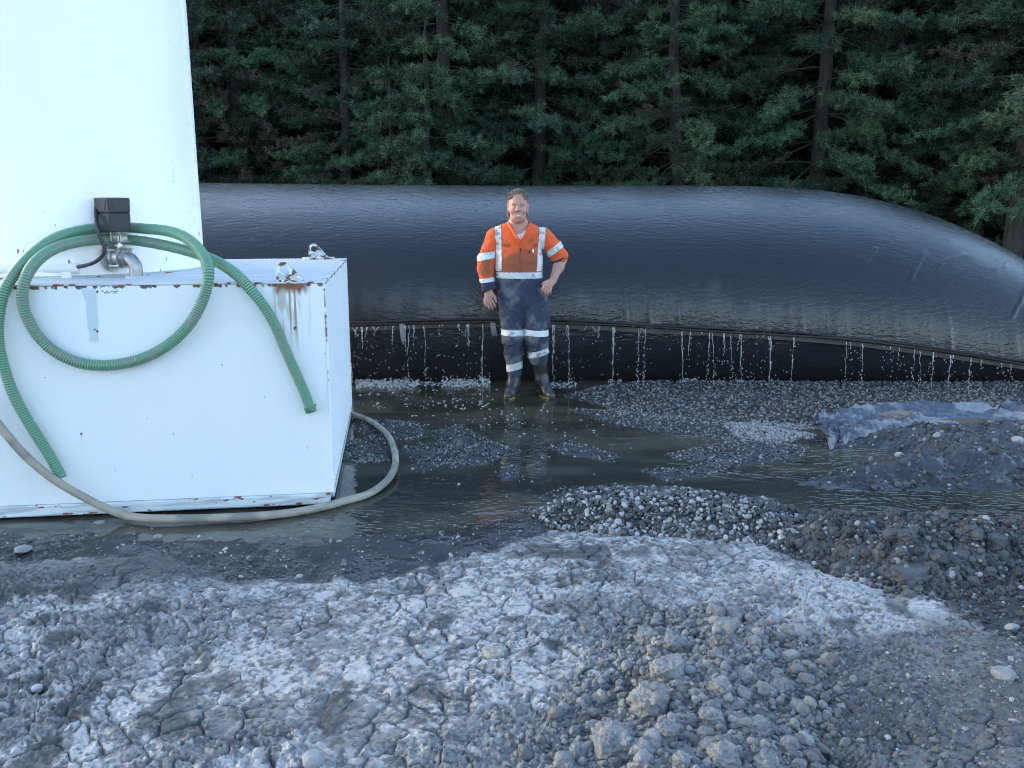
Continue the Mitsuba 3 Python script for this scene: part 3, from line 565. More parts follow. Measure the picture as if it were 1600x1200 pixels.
part(vk, 'hex_nut', disc_along(P0 + DV * .095, P0 + DV * .120, .052, 6), 'mat_steel')
er = .066; E0 = P0 + DV * .112; ec = E0 - UP * er
arc = [E0] + [ec + DV * er * math.sin(a) + UP * er * math.cos(a) for a in np.linspace(.0, math.pi / 2, 14)][1:] + [ec + DV * er - UP * .055]
part(vk, 'elbow_pipe', tube(np.array(arc), .036, 24), 'mat_steel', 40)
part(vk, 'pipe_collar', disc_along(ec + DV * er + UP * (BOX_H + .005 - ec[2]), ec + DV * er + UP * (BOX_H + .016 - ec[2]), .062, 36), 'mat_box_top')
SC = P0 + DV * .060
part(vk, 'stem', join(disc_along(SC + UP * .045, SC + UP * .125, .013, 14), disc_along(SC + UP * .066, SC + UP * .078, .026, 6)), 'mat_bright_steel')
m = box_mesh((.115, .075, .008), .002); part(vk, 'mounting_plate', moved(m, rotz(math.atan2(DV[1], DV[0])), SC + UP * .092), 'mat_steel')
for s in (-1, 1):
    m = box_mesh((.010, .05, .058), .002); part(vk, 'bracket', moved(m, rotz(math.atan2(DV[1], DV[0])), SC + DV * .038 * s + UP * .118), 'mat_bright_steel')
HC = SC + UP * .150 - np.array([.0, .045, 0]); ha = math.radians(-38); RH = rotz(ha)
def tapered(w0, d0, w1, d1, h, bev=.006):
    pts = []
    for (w, d, z) in ((w0 / 2, d0 / 2, 0), (w1 / 2, d1 / 2, h)):
        for sx_ in (-1, 1):
            for sy_ in (-1, 1):
                zb = bev if z == 0 else -bev
                pts += [(sx_ * (w - bev), sy_ * d, z + zb), (sx_ * w, sy_ * (d - bev), z + zb), (sx_ * (w - bev), sy_ * (d - bev), z)]
    return trimesh.convex.convex_hull(np.array(pts))
part(vk, 'motor_housing', moved(tapered(.146, .120, .152, .126, .105), RH, HC), 'mat_black_plastic')
cv = part(vk, 'housing_cover', moved(tapered(.153, .127, .158, .132, .084), RH, HC + UP * .1035), 'mat_black_plastic')
for side, (wd, off, rot) in enumerate(((.118, .066, 0), (.096, .079, math.pi / 2))):
    pr = Polygon([(-wd / 2, .075), (wd / 2, .075), (wd * .30, .012), (-wd * .30, .012)])
    for sgn in ((-1,) if side == 0 else (-1, 1)):
        m = trimesh.creation.extrude_polygon(pr, .0035); m = moved(m, np.stack([[1.0, 0, 0], [0, 0, 1.0], [0, -1.0, 0]], 1), (0, -off + .002, 0))
        part(cv, 'raised_panel', moved(moved(m, rotz(rot * sgn * (-1))), RH, HC + UP * .106), 'mat_black_plastic')
cable_pts = [HC + RH @ np.array([-.070, -.02, .145]), HC + RH @ np.array([-.098, -.035, .150]), at_y(152, 352, HC[1] - .09), at_y(159, 376, HC[1] - .11), at_y(163, 392, HC[1] - .11), at_y(152, 407, HC[1] - .10), at_y(132, 415, HC[1] - .08), at_y(113, 419, HC[1] - .05)]
cp, _ = curve(cable_pts, .006)
part(vk, 'cable', tube(cp, .0105, 10), 'mat_cable', True)
part(vk, 'cable_gland', disc_along(cp[0], cp[6], .015, 12), 'mat_cable')
cs = cp[-1]; ck = 'cable_conduit'
tag(ck, 'short white plastic conduit on the box top that takes the valve cable', 'conduit')
cd = np.array([-.985, -.17, 0.0])
part(ck, 'pipe', tube(np.array([cs - cd * .03, cs + cd * .1, cs + cd * 1.2]), .027, 20), 'mat_white_plastic', 40)
part(ck, 'end_collar', disc_along(cs - cd * .034, cs - cd * .012, .031, 24), 'mat_white_plastic')
for o in (.03, .75):
    q = cs + cd * o; hh = q[2] - BOX_H - .024; m = box_mesh((.05, .05, hh), .003); part(ck, 'support', moved(m, rotz(YAW), (q[0], q[1], BOX_H + .005 + hh / 2)), 'mat_white_plastic')

# ------------------------------------------------------------------ hoses
principled('mat_green_hose', VC, .33, .5)
principled('mat_grey_hose', VC, .55, .4, lambda p, n, uv: fbm(p.x * 40, p.y * 40, p.z * 40, 3), .003, .002)
def hose_pt(u, v, off): return at_plane(u, v, FR - EY * off, EY)
GH = [(96, 747, .075), (70, 700, .06), (28, 630, .06), (9, 583, .06), (-3, 530, .06), (0, 480, .06), (10, 448, .05), (33, 415, -.03), (61, 389, -.16), (95, 369, -.32), (140, 358, -.46), (190, 355, -.585), (222, 357, -.56), (261, 361, -.40), (294, 374, -.20), (316, 397, -.03),
      (326, 425, .075), (321, 457, .08), (304, 495, .07), (275, 529, .06), (233, 556, .05), (187, 569, .05), (140, 570, .05), (95, 555, .05), (62, 528, .05), (42, 495, .055), (35, 463, .06), (42, 430, .04), (65, 401, -.08), (107, 381, -.28), (159, 374, -.47), (190, 374, -.58), (221, 377, -.55), (278, 388, -.36), (328, 404, -.16), (368, 428, .0), (397, 459, .055), (425, 499, .05), (448, 551, .05), (467, 593, .05), (486, 643, .05)]
gp, gw_ = curve([hose_pt(*q) for q in GH], .0032)
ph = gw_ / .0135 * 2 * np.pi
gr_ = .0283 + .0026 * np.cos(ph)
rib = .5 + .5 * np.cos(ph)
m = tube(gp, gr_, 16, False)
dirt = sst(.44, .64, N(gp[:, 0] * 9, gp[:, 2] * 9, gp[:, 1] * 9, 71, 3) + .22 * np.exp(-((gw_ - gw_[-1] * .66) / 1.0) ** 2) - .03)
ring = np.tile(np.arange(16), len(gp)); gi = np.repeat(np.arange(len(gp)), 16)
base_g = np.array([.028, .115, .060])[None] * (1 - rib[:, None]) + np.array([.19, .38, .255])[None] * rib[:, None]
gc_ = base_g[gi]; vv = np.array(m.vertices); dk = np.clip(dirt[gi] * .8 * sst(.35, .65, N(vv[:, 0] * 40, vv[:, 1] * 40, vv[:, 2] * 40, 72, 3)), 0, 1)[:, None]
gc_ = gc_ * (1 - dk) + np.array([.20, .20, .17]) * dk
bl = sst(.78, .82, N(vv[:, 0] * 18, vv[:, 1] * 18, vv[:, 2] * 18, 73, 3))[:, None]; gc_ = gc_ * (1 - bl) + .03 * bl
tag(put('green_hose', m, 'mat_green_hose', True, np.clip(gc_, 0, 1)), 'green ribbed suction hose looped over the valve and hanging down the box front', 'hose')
ep = gp[-1]; ed = gp[-1] - gp[-4]; ed /= np.linalg.norm(ed); 
m = trimesh.creation.annulus(.024, .0305, .030, sections=28); M = np.eye(4); M[:3, :3] = trimesh.geometry.align_vectors([0, 0, 1], ed)[:3, :3]; M[:3, 3] = ep - ed * .012; m.apply_transform(M)
part('green_hose', 'end_cuff', m, 'mat_green_hose', True, np.tile([.05, .15, .09], (len(m.vertices), 1)))
GR = [hose_pt(*q) for q in ((-60, 600, .08), (0, 666, .10), (31, 703, .11), (62, 732, .12), (93, 755, .12), (128, 775, .12), (165, 794, .12), (196, 805, .12))] + [at_z(237, 810, .035), at_z(309, 810, .03), at_z(370, 808, .028), at_z(430, 804, .024), at_z(480, 797, .02), at_z(520, 788, .02), at_z(545, 781, .02), at_z(570, 774, .022), at_z(597, 758, .03), at_z(613, 739, .045), at_z(618, 717, .06), at_z(614, 697, .07), at_z(606, 680, .07), at_z(592, 667, .06), at_z(577, 657, .05), at_z(559, 650, .04), at_z(540, 645, .03), at_z(500, 640, .03)]
hp, hw = curve(GR, .02)
m = tube(hp, .0215 + .0015 * N1(hw * 3, 0, 0, 74), 14); vv = np.array(m.vertices)
hc = np.array([.30, .27, .215])[None] * (.7 + .5 * N(vv[:, 0] * 12, vv[:, 1] * 12, vv[:, 2] * 12, 75, 3))[:, None]
md = sst(.52, .62, N(vv[:, 0] * 7, vv[:, 1] * 7, vv[:, 2] * 7, 76, 4))[:, None] * .7; hc = hc * (1 - md) + np.array([.14, .135, .12]) * md
tag(put('grey_hose', m, 'mat_grey_hose', True, hc), 'muddy grey hose running along the foot of the white box and curling into the puddle', 'hose')
# ------------------------------------------------------------------ pines
principled('mat_bark', proc(lambda p, n, uv: mix((.020, .019, .018), (.062, .059, .056), fbm(p.x * 14, p.y * 14, p.z * 3, 4))), .95, .1, lambda p, n, uv: fbm(p.x * 22, p.y * 22, p.z * 5, 3), .03, .01)
principled('mat_twig', (.05, .043, .038), .95, .1)
scene['mat_needles'] = {'type': 'twosided', 'bsdf': {'type': 'principled', 'base_color': VC, 'roughness': .55, 'specular': .35}}
def pine(seed, height, first, reach, dead):
    r = np.random.default_rng(seed)
    zs = np.linspace(0, height, 16); bend = np.cumsum(r.normal(0, .035, (16, 2)), 0) - np.array([0, 0])
    tp = np.column_stack([bend, zs]); R0 = .0185 * height * r.uniform(.85, 1.15)
    trunk = tube(tp, R0 * (1 - zs / height) ** .8 + .015, 12)
    at = lambda z: np.array([np.interp(z, zs, tp[:, 0]), np.interp(z, zs, tp[:, 1]), z])
    wood, tuft_p, tuft_d, tuft_c, tuft_s = [], [], [], [], []
    z = first
    while z < height - .3:
        coarse = z > 9.6
        n = r.integers(6, 10) if not coarse else 5; a0 = r.uniform(0, 6.28); tz = z / height
        for k in range(n):
            a = a0 + k * 2 * np.pi / n + r.normal(0, .25)
            L = reach * (np.clip(1.22 - tz, .18, 1) ** .9) * r.uniform(.65, 1.12) * (.72 + .28 * min(1, (z - first + .8) / 2.5))
            isdead = r.random() < dead * (1 if z < 6 else .5)
            el = r.normal(-.10 if z < 5 else .04, .20); s = np.linspace(0, 1, 7)
            droop = -.34 * L * s ** 1.8 + .20 * L * s ** 3.5 * r.uniform(.2, 1.5)
            dirv = np.array([math.cos(a), math.sin(a), 0]); side = np.array([-math.sin(a), math.cos(a), 0])
            bp = at(z + r.normal(0, .12)) + dirv * (s * L * math.cos(el))[:, None] + np.array([0, 0, 1]) * (s * L * math.sin(el) + droop)[:, None] + side * (r.normal(0, .06) * L * s ** 2)[:, None]
            wood.append(tube(bp, (.020 * (L / 2.5)) * (1 - s) ** .7 + .005, 4, False))
            hue = np.array([.034, .070, .040]) * r.uniform(.40, 1.7) * np.array([r.uniform(.85, 1.25), 1, r.uniform(.85, 1.15)])
            if isdead: hue = np.array([.060, .052, .042]) * r.uniform(.7, 1.1)
            nt = int((7 if coarse else 16) * max(.5, L / 2.2)); 
            for q in np.linspace(.38 if not coarse else .4, 1.0, nt):
                o = np.array([np.interp(q, s, bp[:, i]) for i in range(3)])
                tl = (.50 * (1 - .55 * q) + .15) * r.uniform(.7, 1.2) * min(1, L / 2)
                sg = r.choice([-1, 1]); ta = r.uniform(.5, 1.15) * sg if q < .97 else 0
                td = dirv * math.cos(ta) + side * math.sin(ta) + np.array([0, 0, r.uniform(-.55, .22)]); td /= np.linalg.norm(td)
                if not coarse: wood.append(tube(np.array([o, o + td * tl * .5 + [0, 0, -.02], o + td * tl]), np.array([.009, .006, .003]), 3, False))
                for w in np.arange(.15, 1.01, (.30 if coarse else .088) / max(tl, .25)):
                    if isdead and r.random() < .6: continue
                    tuft_p.append(o + td * tl * w + r.normal(0, .05, 3)); tuft_d.append(td * .8 + np.array([0, 0, .30]) + r.normal(0, .35, 3)); tuft_c.append(hue * r.uniform(.75, 1.3)); tuft_s.append(2.2 if coarse else 1.0)
        z += r.uniform(.40, .68) if not coarse else r.uniform(.9, 1.2)
    P, D, C, S = map(np.array, (tuft_p, tuft_d, tuft_c, tuft_s)); D /= np.linalg.norm(D, axis=1, keepdims=True)
    k = 20; n = len(P); J = r.normal(0, 1, (n, k, 3)); d = D[:, None] * 1.0 + .62 * J; d /= np.linalg.norm(d, axis=2, keepdims=True)
    ln = r.uniform(.09, .18, (n, k, 1)) * S[:, None, None] ** .6
    c = np.cross(d, r.normal(0, 1, (n, k, 3))); c /= np.linalg.norm(c, axis=2, keepdims=True); c *= (.0075 * S)[:, None, None]
    b = P[:, None] + r.normal(0, .03, (n, k, 3))
    v = np.stack([b - c, b + c, b + d * ln], 2).reshape(-1, 3)
    col = np.repeat(C[:, None] * r.uniform(.7, 1.35, (n, k, 1)), 3, 1).reshape(n, k, 3, 3) if False else np.repeat((C[:, None] * r.uniform(.7, 1.35, (n, k, 1))).reshape(-1, 3), 3, 0)
    return trunk, join(*wood), (v, np.arange(len(v)).reshape(-1, 3)), col
SPEC = [(101, 12.5, 2.0, 3.1, .28), (102, 13.0, 1.3, 2.9, .16), (103, 12.5, 1.5, 2.7, .06), (104, 13.0, 1.2, 3.0, .05), (105, 13.0, 2.6, 2.8, .12), (106, 5.6, .5, 1.7, .0)]
for i, sp in enumerate(SPEC):
    tr, wd, nd, col = pine(*sp)
    scene[f'pine_kind_{"abcdef"[i]}'] = {'type': 'shapegroup', 'trunk': mikit.ply(tr, 'mat_bark', smooth=True), 'branches': mikit.ply(wd, 'mat_twig', smooth=True), 'needles': mikit.ply(nd, 'mat_needles', smooth=False, color=col)}
FOREST_Y = 29.0
def plant(name, u, y, kind, rot, sc, lean=0.0, flip=1):
    x = (u - 800) / FOCAL * y * .985; k = key_of(name)
    scene[k] = {'type': 'instance', 'group': {'type': 'ref', 'id': f'pine_kind_{kind}'},
                'to_world': T().translate([x, y, float(hgt(x, y)) - .05]).rotate([0, 1, 0], lean).rotate([0, 0, 1], rot).scale([sc * flip, sc, sc])}
    return k
TREES = [
    (322, 29.5, 'a', 10, 1.00, 0, 'dark pine with drooping bare twigs just right of the white tank'),
    (392, 27.5, 'a', 130, .98, -2, 'leaning dark pine second from the white tank'),
    (470, 29.0, 'b', 40, 1.0, 0, 'greyish pine with feathery boughs left of the two bare-topped young pines'),
    (545, 26.5, 'a', 250, .80, 0, 'low pine with brownish lower boughs behind the back corner of the steel box'),
    (620, 28.0, 'b', 200, .90, 1, 'slim pine with a dark trunk left of the pale-trunked pine'),
    (690, 26.0, 'b', 300, 1.02, 0, 'pine with a clear pale trunk left of the man'),
    (778, 28.5, 'c', 60, .95, 0, 'dark-stemmed pine directly behind the left shoulder side of the man'),
    (838, 26.5, 'd', 20, 1.0, 0, 'pine with layered boughs and a clear stem just right of the man'),
    (938, 28.0, 'e', 80, 1.0, 0, 'pine with layered green boughs and dark gaps left of the pad-like pine'),
    (1052, 25.5, 'c', 10, .97, -1, 'pine with rounded green pads on both sides of its trunk'),
    (1130, 28.0, 'd', 140, .96, 0, 'pine filling the gap right of the one with rounded pads'),
    (1205, 30.0, 'e', 190, 1.0, 0, 'thin dark pine standing back between two bushy ones'),
    (1268, 25.5, 'd', 250, 1.03, 1, 'bushy pine with bright green lower boughs above the bag crest'),
    (1345, 26.5, 'c', 170, 1.0, 0, 'bushy pine right of the brightest lower boughs'),
    (1405, 29.0, 'e', 20, 1.02, 0, 'tall pine with a bare dark lower trunk above the falling end of the bag'),
    (1462, 26.0, 'd', 320, 1.04, 0, 'pine with wide overlapping boughs high over the end of the bag'),
    (1530, 25.0, 'c', 215, 1.0, 0, 'bushy pine with a pale bare stem near the right edge'),
    (1588, 23.0, 'e', 100, 1.02, 3, 'nearest pine with a thick bare pale trunk at the right edge'),
    (610, 24.5, 'f', 30, 1.0, 0, 'young pine with a pointed tip standing in front of the pale-trunked pine'), (672, 24.0, 'f', 160, 1.16, 0, 'taller young pine with a pointed tip beside the pale trunk'),
    (1690, 26.0, 'd', 60, 1.0, 0, None), (240, 28.5, 'b', 90, 1.0, 0, None)]
for u, y, kd, rot, sc, lean, lb in TREES:
    if lb: tag(plant('pine_tree', u, y, kd, rot, sc, lean), lb, 'pine tree', 'pines at the edge of the stand')
    else: tag(plant('pine_tree', u, y, kd, rot, sc, lean), 'pine at the edge of the stand, mostly outside the picture', 'pine tree', 'pines at the edge of the stand')
rt = np.random.default_rng(77); n = 0
for row, y in enumerate((29.6, 32.5, 36, 40, 45, 51)):
    for u in np.arange(120 - (480 if row > 1 else 60) + 30 * (row % 2), 1780 + (260 if row > 1 else 0), 88 - 4 * row):
        kd = 'abecd'[rt.integers(0, 5)]
        scene[f'pine_forest__{n:03d}'] = scene.pop(plant('tmp', u + rt.normal(0, 16), y + rt.normal(0, .9), kd, float(rt.uniform(0, 360)), float(rt.uniform(.9, 1.1) * (1 + .09 * row)), float(rt.normal(0, 1.2)), rt.choice([-1, 1]))); n += 1
tag('pine_forest', 'dark mass of pines deeper in the stand', 'forest', kind='stuff')
# ------------------------------------------------------------------ the man in work coveralls
PY = 7.62
def J(u, v, dy=0.0): return at_y(u, v, PY + dy)
class Field:
    def __init__(s, lo, hi, h):
        s.lo, s.h = np.asarray(lo, float), h; s.n = np.ceil((np.asarray(hi) - lo) / h).astype(int) + 1
        s.F = np.full(s.n, .2, np.float32)
    def box(s, lo, hi):
        a = np.clip(np.floor((lo - s.lo) / s.h).astype(int), 0, s.n - 1); b = np.clip(np.ceil((hi - s.lo) / s.h).astype(int) + 1, 0, s.n)
        g = np.meshgrid(*[s.lo[k] + s.h * np.arange(a[k], b[k]) for k in range(3)], indexing='ij')
        return tuple(slice(a[k], b[k]) for k in range(3)), np.stack(g, -1)
    def blend(s, sl, d, k, cut=False):
        A = s.F[sl]
        if cut:
            hh = np.maximum(k - np.abs(A + d), 0) / k if k else 0; s.F[sl] = np.maximum(A, -d) + hh * hh * k * .25
        else:
            hh = np.maximum(k - np.abs(A - d), 0) / k if k else 0; s.F[sl] = np.minimum(A, d) - hh * hh * k * .25
    def bone(s, a, b, ra, rb, k=.02, sq=1.0, cut=False):
        """Tapered limb from a to b; sq squeezes its depth (y)."""
        a, b = np.asarray(a, float), np.asarray(b, float); R = max(ra, rb) + .06
        sl, p = s.box(np.minimum(a, b) - R, np.maximum(a, b) + R)
        S = np.array([1, 1 / sq, 1]); pa = (p - a) * S; ba = (b - a) * S
        t = np.clip((pa @ ba) / max(ba @ ba, 1e-12), 0, 1)
        d = np.linalg.norm(pa - t[..., None] * ba, axis=-1) - (ra + (rb - ra) * t)
        s.blend(sl, (d * min(1, sq + .15)).astype(np.float32), k, cut)
    def ball(s, c, r, k=.012, cut=False):
        c = np.asarray(c, float); r = np.broadcast_to(np.asarray(r, float), (3,))
        sl, p = s.box(c - r - .05, c + r + .05); q = (p - c) / r; L = np.linalg.norm(q, axis=-1)
        d = (L - 1) * r.min() if np.ptp(r) > 0 else (L - 1) * r[0]
        s.blend(sl, d.astype(np.float32), k, cut)
    def mesh(s): return sparse_nets(s.F, s.lo, s.h)
def sparse_nets(F, origin, h):
    ins = F < 0; n = F.shape; sub = lambda a, o, m: a[tuple(slice(o[k], m[k] - 1 + o[k]) for k in range(3))]
    C8 = [(a, b, c) for a in (0, 1) for b in (0, 1) for c in (0, 1)]
    s8 = sum(sub(ins, o, n).astype(np.int8) for o in C8); cell = (s8 > 0) & (s8 < 8)
    ijk = np.argwhere(cell); idx = np.full(cell.shape, -1, np.int64); idx[cell] = np.arange(len(ijk))
    val = np.stack([F[tuple((ijk + o).T)] for o in C8], 1).astype(float); acc = np.zeros((len(ijk), 3)); cnt = np.zeros(len(ijk))
    for i in range(8):
        for j in range(i + 1, 8):
            A, B = np.array(C8[i]), np.array(C8[j])
            if np.abs(A - B).sum() != 1: continue
            m = (val[:, i] < 0) != (val[:, j] < 0); t = val[m, i] / (val[m, i] - val[m, j]); acc[m] += A + t[:, None] * (B - A); cnt[m] += 1
    v = (ijk + acc / cnt[:, None]) * h + origin; Q = []
    for ax in range(3):
        u, w = [(1, 2), (2, 0), (0, 1)][ax]; e = np.eye(3, dtype=int)
        lo = [slice(None)] * 3; hi = [slice(None)] * 3; lo[ax] = slice(0, -1); hi[ax] = slice(1, None)
        ia, ib = ins[tuple(lo)], ins[tuple(hi)]
        for m, rev in ((ia & ~ib, False), (~ia & ib, True)):
            g = np.argwhere(m); g = g[(g[:, u] > 0) & (g[:, w] > 0) & (g[:, u] < n[u] - 1) & (g[:, w] < n[w] - 1)]
            q = np.stack([idx[tuple((g - e[u] - e[w]).T)], idx[tuple((g - e[w]).T)], idx[tuple(g.T)], idx[tuple((g - e[u]).T)]], 1)
            Q.append(q[:, ::-1] if rev else q)
    q = np.vstack(Q); return trimesh.Trimesh(v, np.vstack([q[:, [0, 1, 2]], q[:, [0, 2, 3]]]), process=False)

def relax(m, n):
    """Taubin smoothing with a plain averaging matrix."""
    from scipy.sparse import coo_matrix, diags
    e = m.edges_unique; k = len(m.vertices); A = coo_matrix((np.ones(2 * len(e)), (np.r_[e[:, 0], e[:, 1]], np.r_[e[:, 1], e[:, 0]])), (k, k)).tocsr()
    W = diags(1 / np.maximum(np.asarray(A.sum(1)).ravel(), 1)) @ A; v = np.array(m.vertices)
    for _ in range(n):
        v = v + .5 * (W @ v - v); v = v - .52 * (W @ v - v)
    return trimesh.Trimesh(v, np.array(m.faces), process=False)

man = 'person'
tag(man, 'smiling man in a muddy orange and navy work coverall with one hand on his hip', 'person')
principled('mat_skin', VC, .50, .4)
principled('mat_cloth', VC, .90, .2, lambda p, n, uv: fbm(p.x * 42, p.y * 42, p.z * 30, 3), .012, .002)
principled('mat_tape', VC, .36, .5, lambda p, n, uv: fbm(p.x * 60, p.y * 60, p.z * 60, 3), .004, .002)
principled('mat_rubber', VC, .34, .5, lambda p, n, uv: fbm(p.x * 35, p.y * 35, p.z * 35, 2), .004, .002)
principled('mat_hair', VC, .6, .4)
lo, hi = np.array([-.50, 7.30, -.06]), np.array([.60, 7.98, 1.90])

# --- the body: head, neck, trunk, arms, hands, legs, one continuous surface
B = Field(lo, hi, .0052)
HD = J(809.5, 322, -.01); hx, hy, hz_ = HD
B.ball(HD + [0, .012, .022], (.080, .098, .104), .01)
B.ball(HD + [0, -.020, -.045], (.064, .078, .092), .03)                      # face and cheeks
B.bone(HD + [-.025, -.042, -.100], HD + [.025, -.042, -.100], .034, .034, .03)   # jaw
B.ball(HD + [0, -.066, -.116], (.028, .024, .024), .02)                      # chin
for s in (-1, 1):
    B.ball(HD + [s * .042, -.072, -.040], (.026, .022, .024), .02)           # cheekbone
    B.bone(HD + [s * .014, -.094, .018], HD + [s * .048, -.080, .016], .012, .010, .014)   # brow
    B.ball(HD + [s * .031, -.100, -.003], (.016, .014, .010), .008, True)    # eye hollow
    B.ball(HD + [s * .031, -.080, -.004], .0135, .004)                       # eyeball under lids
    B.bone(HD + [s * .078, .012, -.024], HD + [s * .083, .020, .010], .011, .016, .008, .5)  # ear
    B.ball(HD + [s * .080, .010, -.034], (.008, .010, .012), .008)
B.bone(HD + [0, -.094, .008], HD + [0, -.116, -.030], .009, .014, .012)      # nose
for s in (-1, 1): B.ball(HD + [s * .013, -.104, -.034], .010, .008)
B.bone(HD + [-.024, -.088, -.071], HD + [.024, -.088, -.071], .009, .009, .010)   # upper lip
B.bone(HD + [-.020, -.086, -.090], HD + [.020, -.086, -.090], .010, .010, .010)
B.bone(HD + [-.024, -.102, -.079], HD + [.024, -.102, -.079], .0035, .0035, .003, 1, True)  # the smile
NB = J(809.5, 360, .03)
B.bone(HD + [0, .018, -.06], NB, .062, .070, .03)
B.bone(J(809, 372, .02), J(811, 430, .02), .165, .165, .04, .62)
B.bone(J(811, 430, .02), J(815, 462, .02), .165, .175, .04, .66)
SL, SR = J(775, 370, .03), J(848, 370, .03)
B.bone(SL, SR, .055, .055, .04)
EL, WL = J(758.5, 414, .02), J(764.5, 453, -.03)
B.bone(SL, EL, .055, .044, .02); B.bone(EL, WL, .044, .030, .02)
ER, WR = J(877, 405, .09), J(864, 438.5, -.05)
B.bone(SR, ER, .055, .050, .02); B.bone(ER, ER * .62 + WR * .38 + [.006, 0, 0], .048, .047, .02); B.bone(ER * .62 + WR * .38, WR, .046, .031, .02)
HIPL, KL, AL = J(798, 468, .02), J(801, 526, -.02), J(803.5, 598, .02)
HIPR, KR, AR = J(834, 468, .02), J(838, 524, -.04), J(848, 596, .02)
for a, b, c in ((HIPL, KL, AL), (HIPR, KR, AR)): B.bone(a, b, .092, .064, .03); B.bone(b, c, .060, .042, .02)
# hanging hand
B.bone(WL, J(763.5, 463, -.05), .030, .033, .015, .62); B.bone(J(763, 460, -.05), J(765, 468, -.055), .034, .034, .012, .55)
for (a, b, c) in (((757.6, 467), (757.4, 474), (760.0, 479.5)), ((761.6, 469), (762.0, 477), (765.2, 482.5)), ((765.8, 469.5), (767.0, 477), (770.2, 482.5)), ((769.6, 468.5), (771.6, 474.5), (774.0, 479.5))):
    a, b, c = J(*a, -.055), J(*b, -.075), J(*c, -.07); m = b * .5 + c * .5 + [0, -.004, .002]
    B.bone(a, b, .0105, .0098, .006); B.bone(b, m, .0096, .009, .003); B.bone(m, c, .009, .0078, .003)
B.bone(J(769, 458, -.05), J(773.5, 465, -.075), .0135, .0115, .008); B.bone(J(773.5, 465, -.075), J(775.6, 472, -.082), .0112, .0088, .003)
# hand on the hip, back of the hand to the front, fingers bent down over the hip bone
B.bone(WR, J(857, 444, -.115), .030, .034, .015, .7); B.bone(J(860, 443, -.10), J(855, 447.5, -.13), .034, .033, .015, .6)
for (a, b, c) in (((849.6, 446.5), (847.6, 451.5), (848.4, 457.0)), ((853.2, 449.5), (851.4, 455), (852.4, 460.8)), ((857.2, 451), (855.6, 456.5), (856.4, 461.5)), ((861.0, 450.5), (859.8, 455), (860.0, 459.4))):
    a, b, c = J(*a, -.135), J(*b, -.160), J(*c, -.140); m = b * .5 + c * .5 + [0, -.005, 0]
    B.bone(a, b, .0108, .0100, .006); B.bone(b, m, .0098, .0092, .003); B.bone(m, c, .0092, .0080, .003)
B.bone(J(860, 439.5, -.10), J(852, 440.5, -.125), .0135, .0112, .008); B.bone(J(852, 440.5, -.125), J(847.5, 443.5, -.12), .0110, .0088, .003)
bm = B.mesh(); bm = relax(bm, 4); bv = np.array(bm.vertices)
skin = np.array([.42, .215, .165])[None] * (.88 + .24 * N(bv[:, 0] * 40, bv[:, 1] * 40, bv[:, 2] * 40, 81, 2))[:, None]
q = bv - HD; fr = q[:, 1] < -.035
def spot(c, r, soft=.35):
    d = np.linalg.norm((q - c)[:, [0, 2]] / np.asarray(r), axis=1); return sst(1, 1 - soft, d) * fr
def tint(w, c):
    global skin
    skin = skin * (1 - w[:, None]) + np.array(c) * w[:, None]
for s in (-1, 1):
    tint(.45 * spot((s * .044, 0, -.040), (.026, .024), .9), (.58, .24, .19))
    tint(.85 * spot((s * .032, 0, .0185), (.024, .0058), .6), (.14, .09, .06))
    tint(.6 * spot((s * .031, 0, .004), (.019, .0045), .8), (.22, .12, .10))
    tint(.9 * spot((s * .031, 0, -.004), (.0125, .0050), .5), (.48, .44, .42)); tint(.95 * spot((s * .031, 0, -.004), (.0052, .0052), .4), (.05, .05, .06))
    tint(.5 * spot((s * .031, 0, -.011), (.018, .004), .9), (.30, .16, .13))
    tint(.35 * spot((s * .007, 0, -.044), (.004, .003), .6), (.16, .07, .06))
beard = (sst(-.085, -.105, q[:, 2]) * fr * sst(-.150, -.138, q[:, 2])); beard = np.clip(beard * (.06 + .22 * (N1(bv[:, 0] * 190, bv[:, 1] * 190, bv[:, 2] * 190, 82))), 0, .62)
tint(beard * (np.abs(q[:, 0]) < .085), (.20, .125, .095))
tint(.4 * spot((0, 0, -.084), (.030, .010), .6), (.45, .19, .17))
tint(.96 * spot((0, 0, -.0775), (.026, .0080), .5), (.66, .60, .54))
tint(.25 * spot((0, 0, -.0885), (.022, .0026), .8), (.2, .08, .07))
hands = sst(.05, .0, bv[:, 2] - J(0, 452)[2]) * (bv[:, 2] > .5); dirtm = hands * sst(.48, .6, N(bv[:, 0] * 60, bv[:, 1] * 60, bv[:, 2] * 60, 83, 3)) * .45; tint(dirtm, (.20, .15, .12))
part(man, 'body', bm, 'mat_skin', True, np.clip(skin, 0, 1))

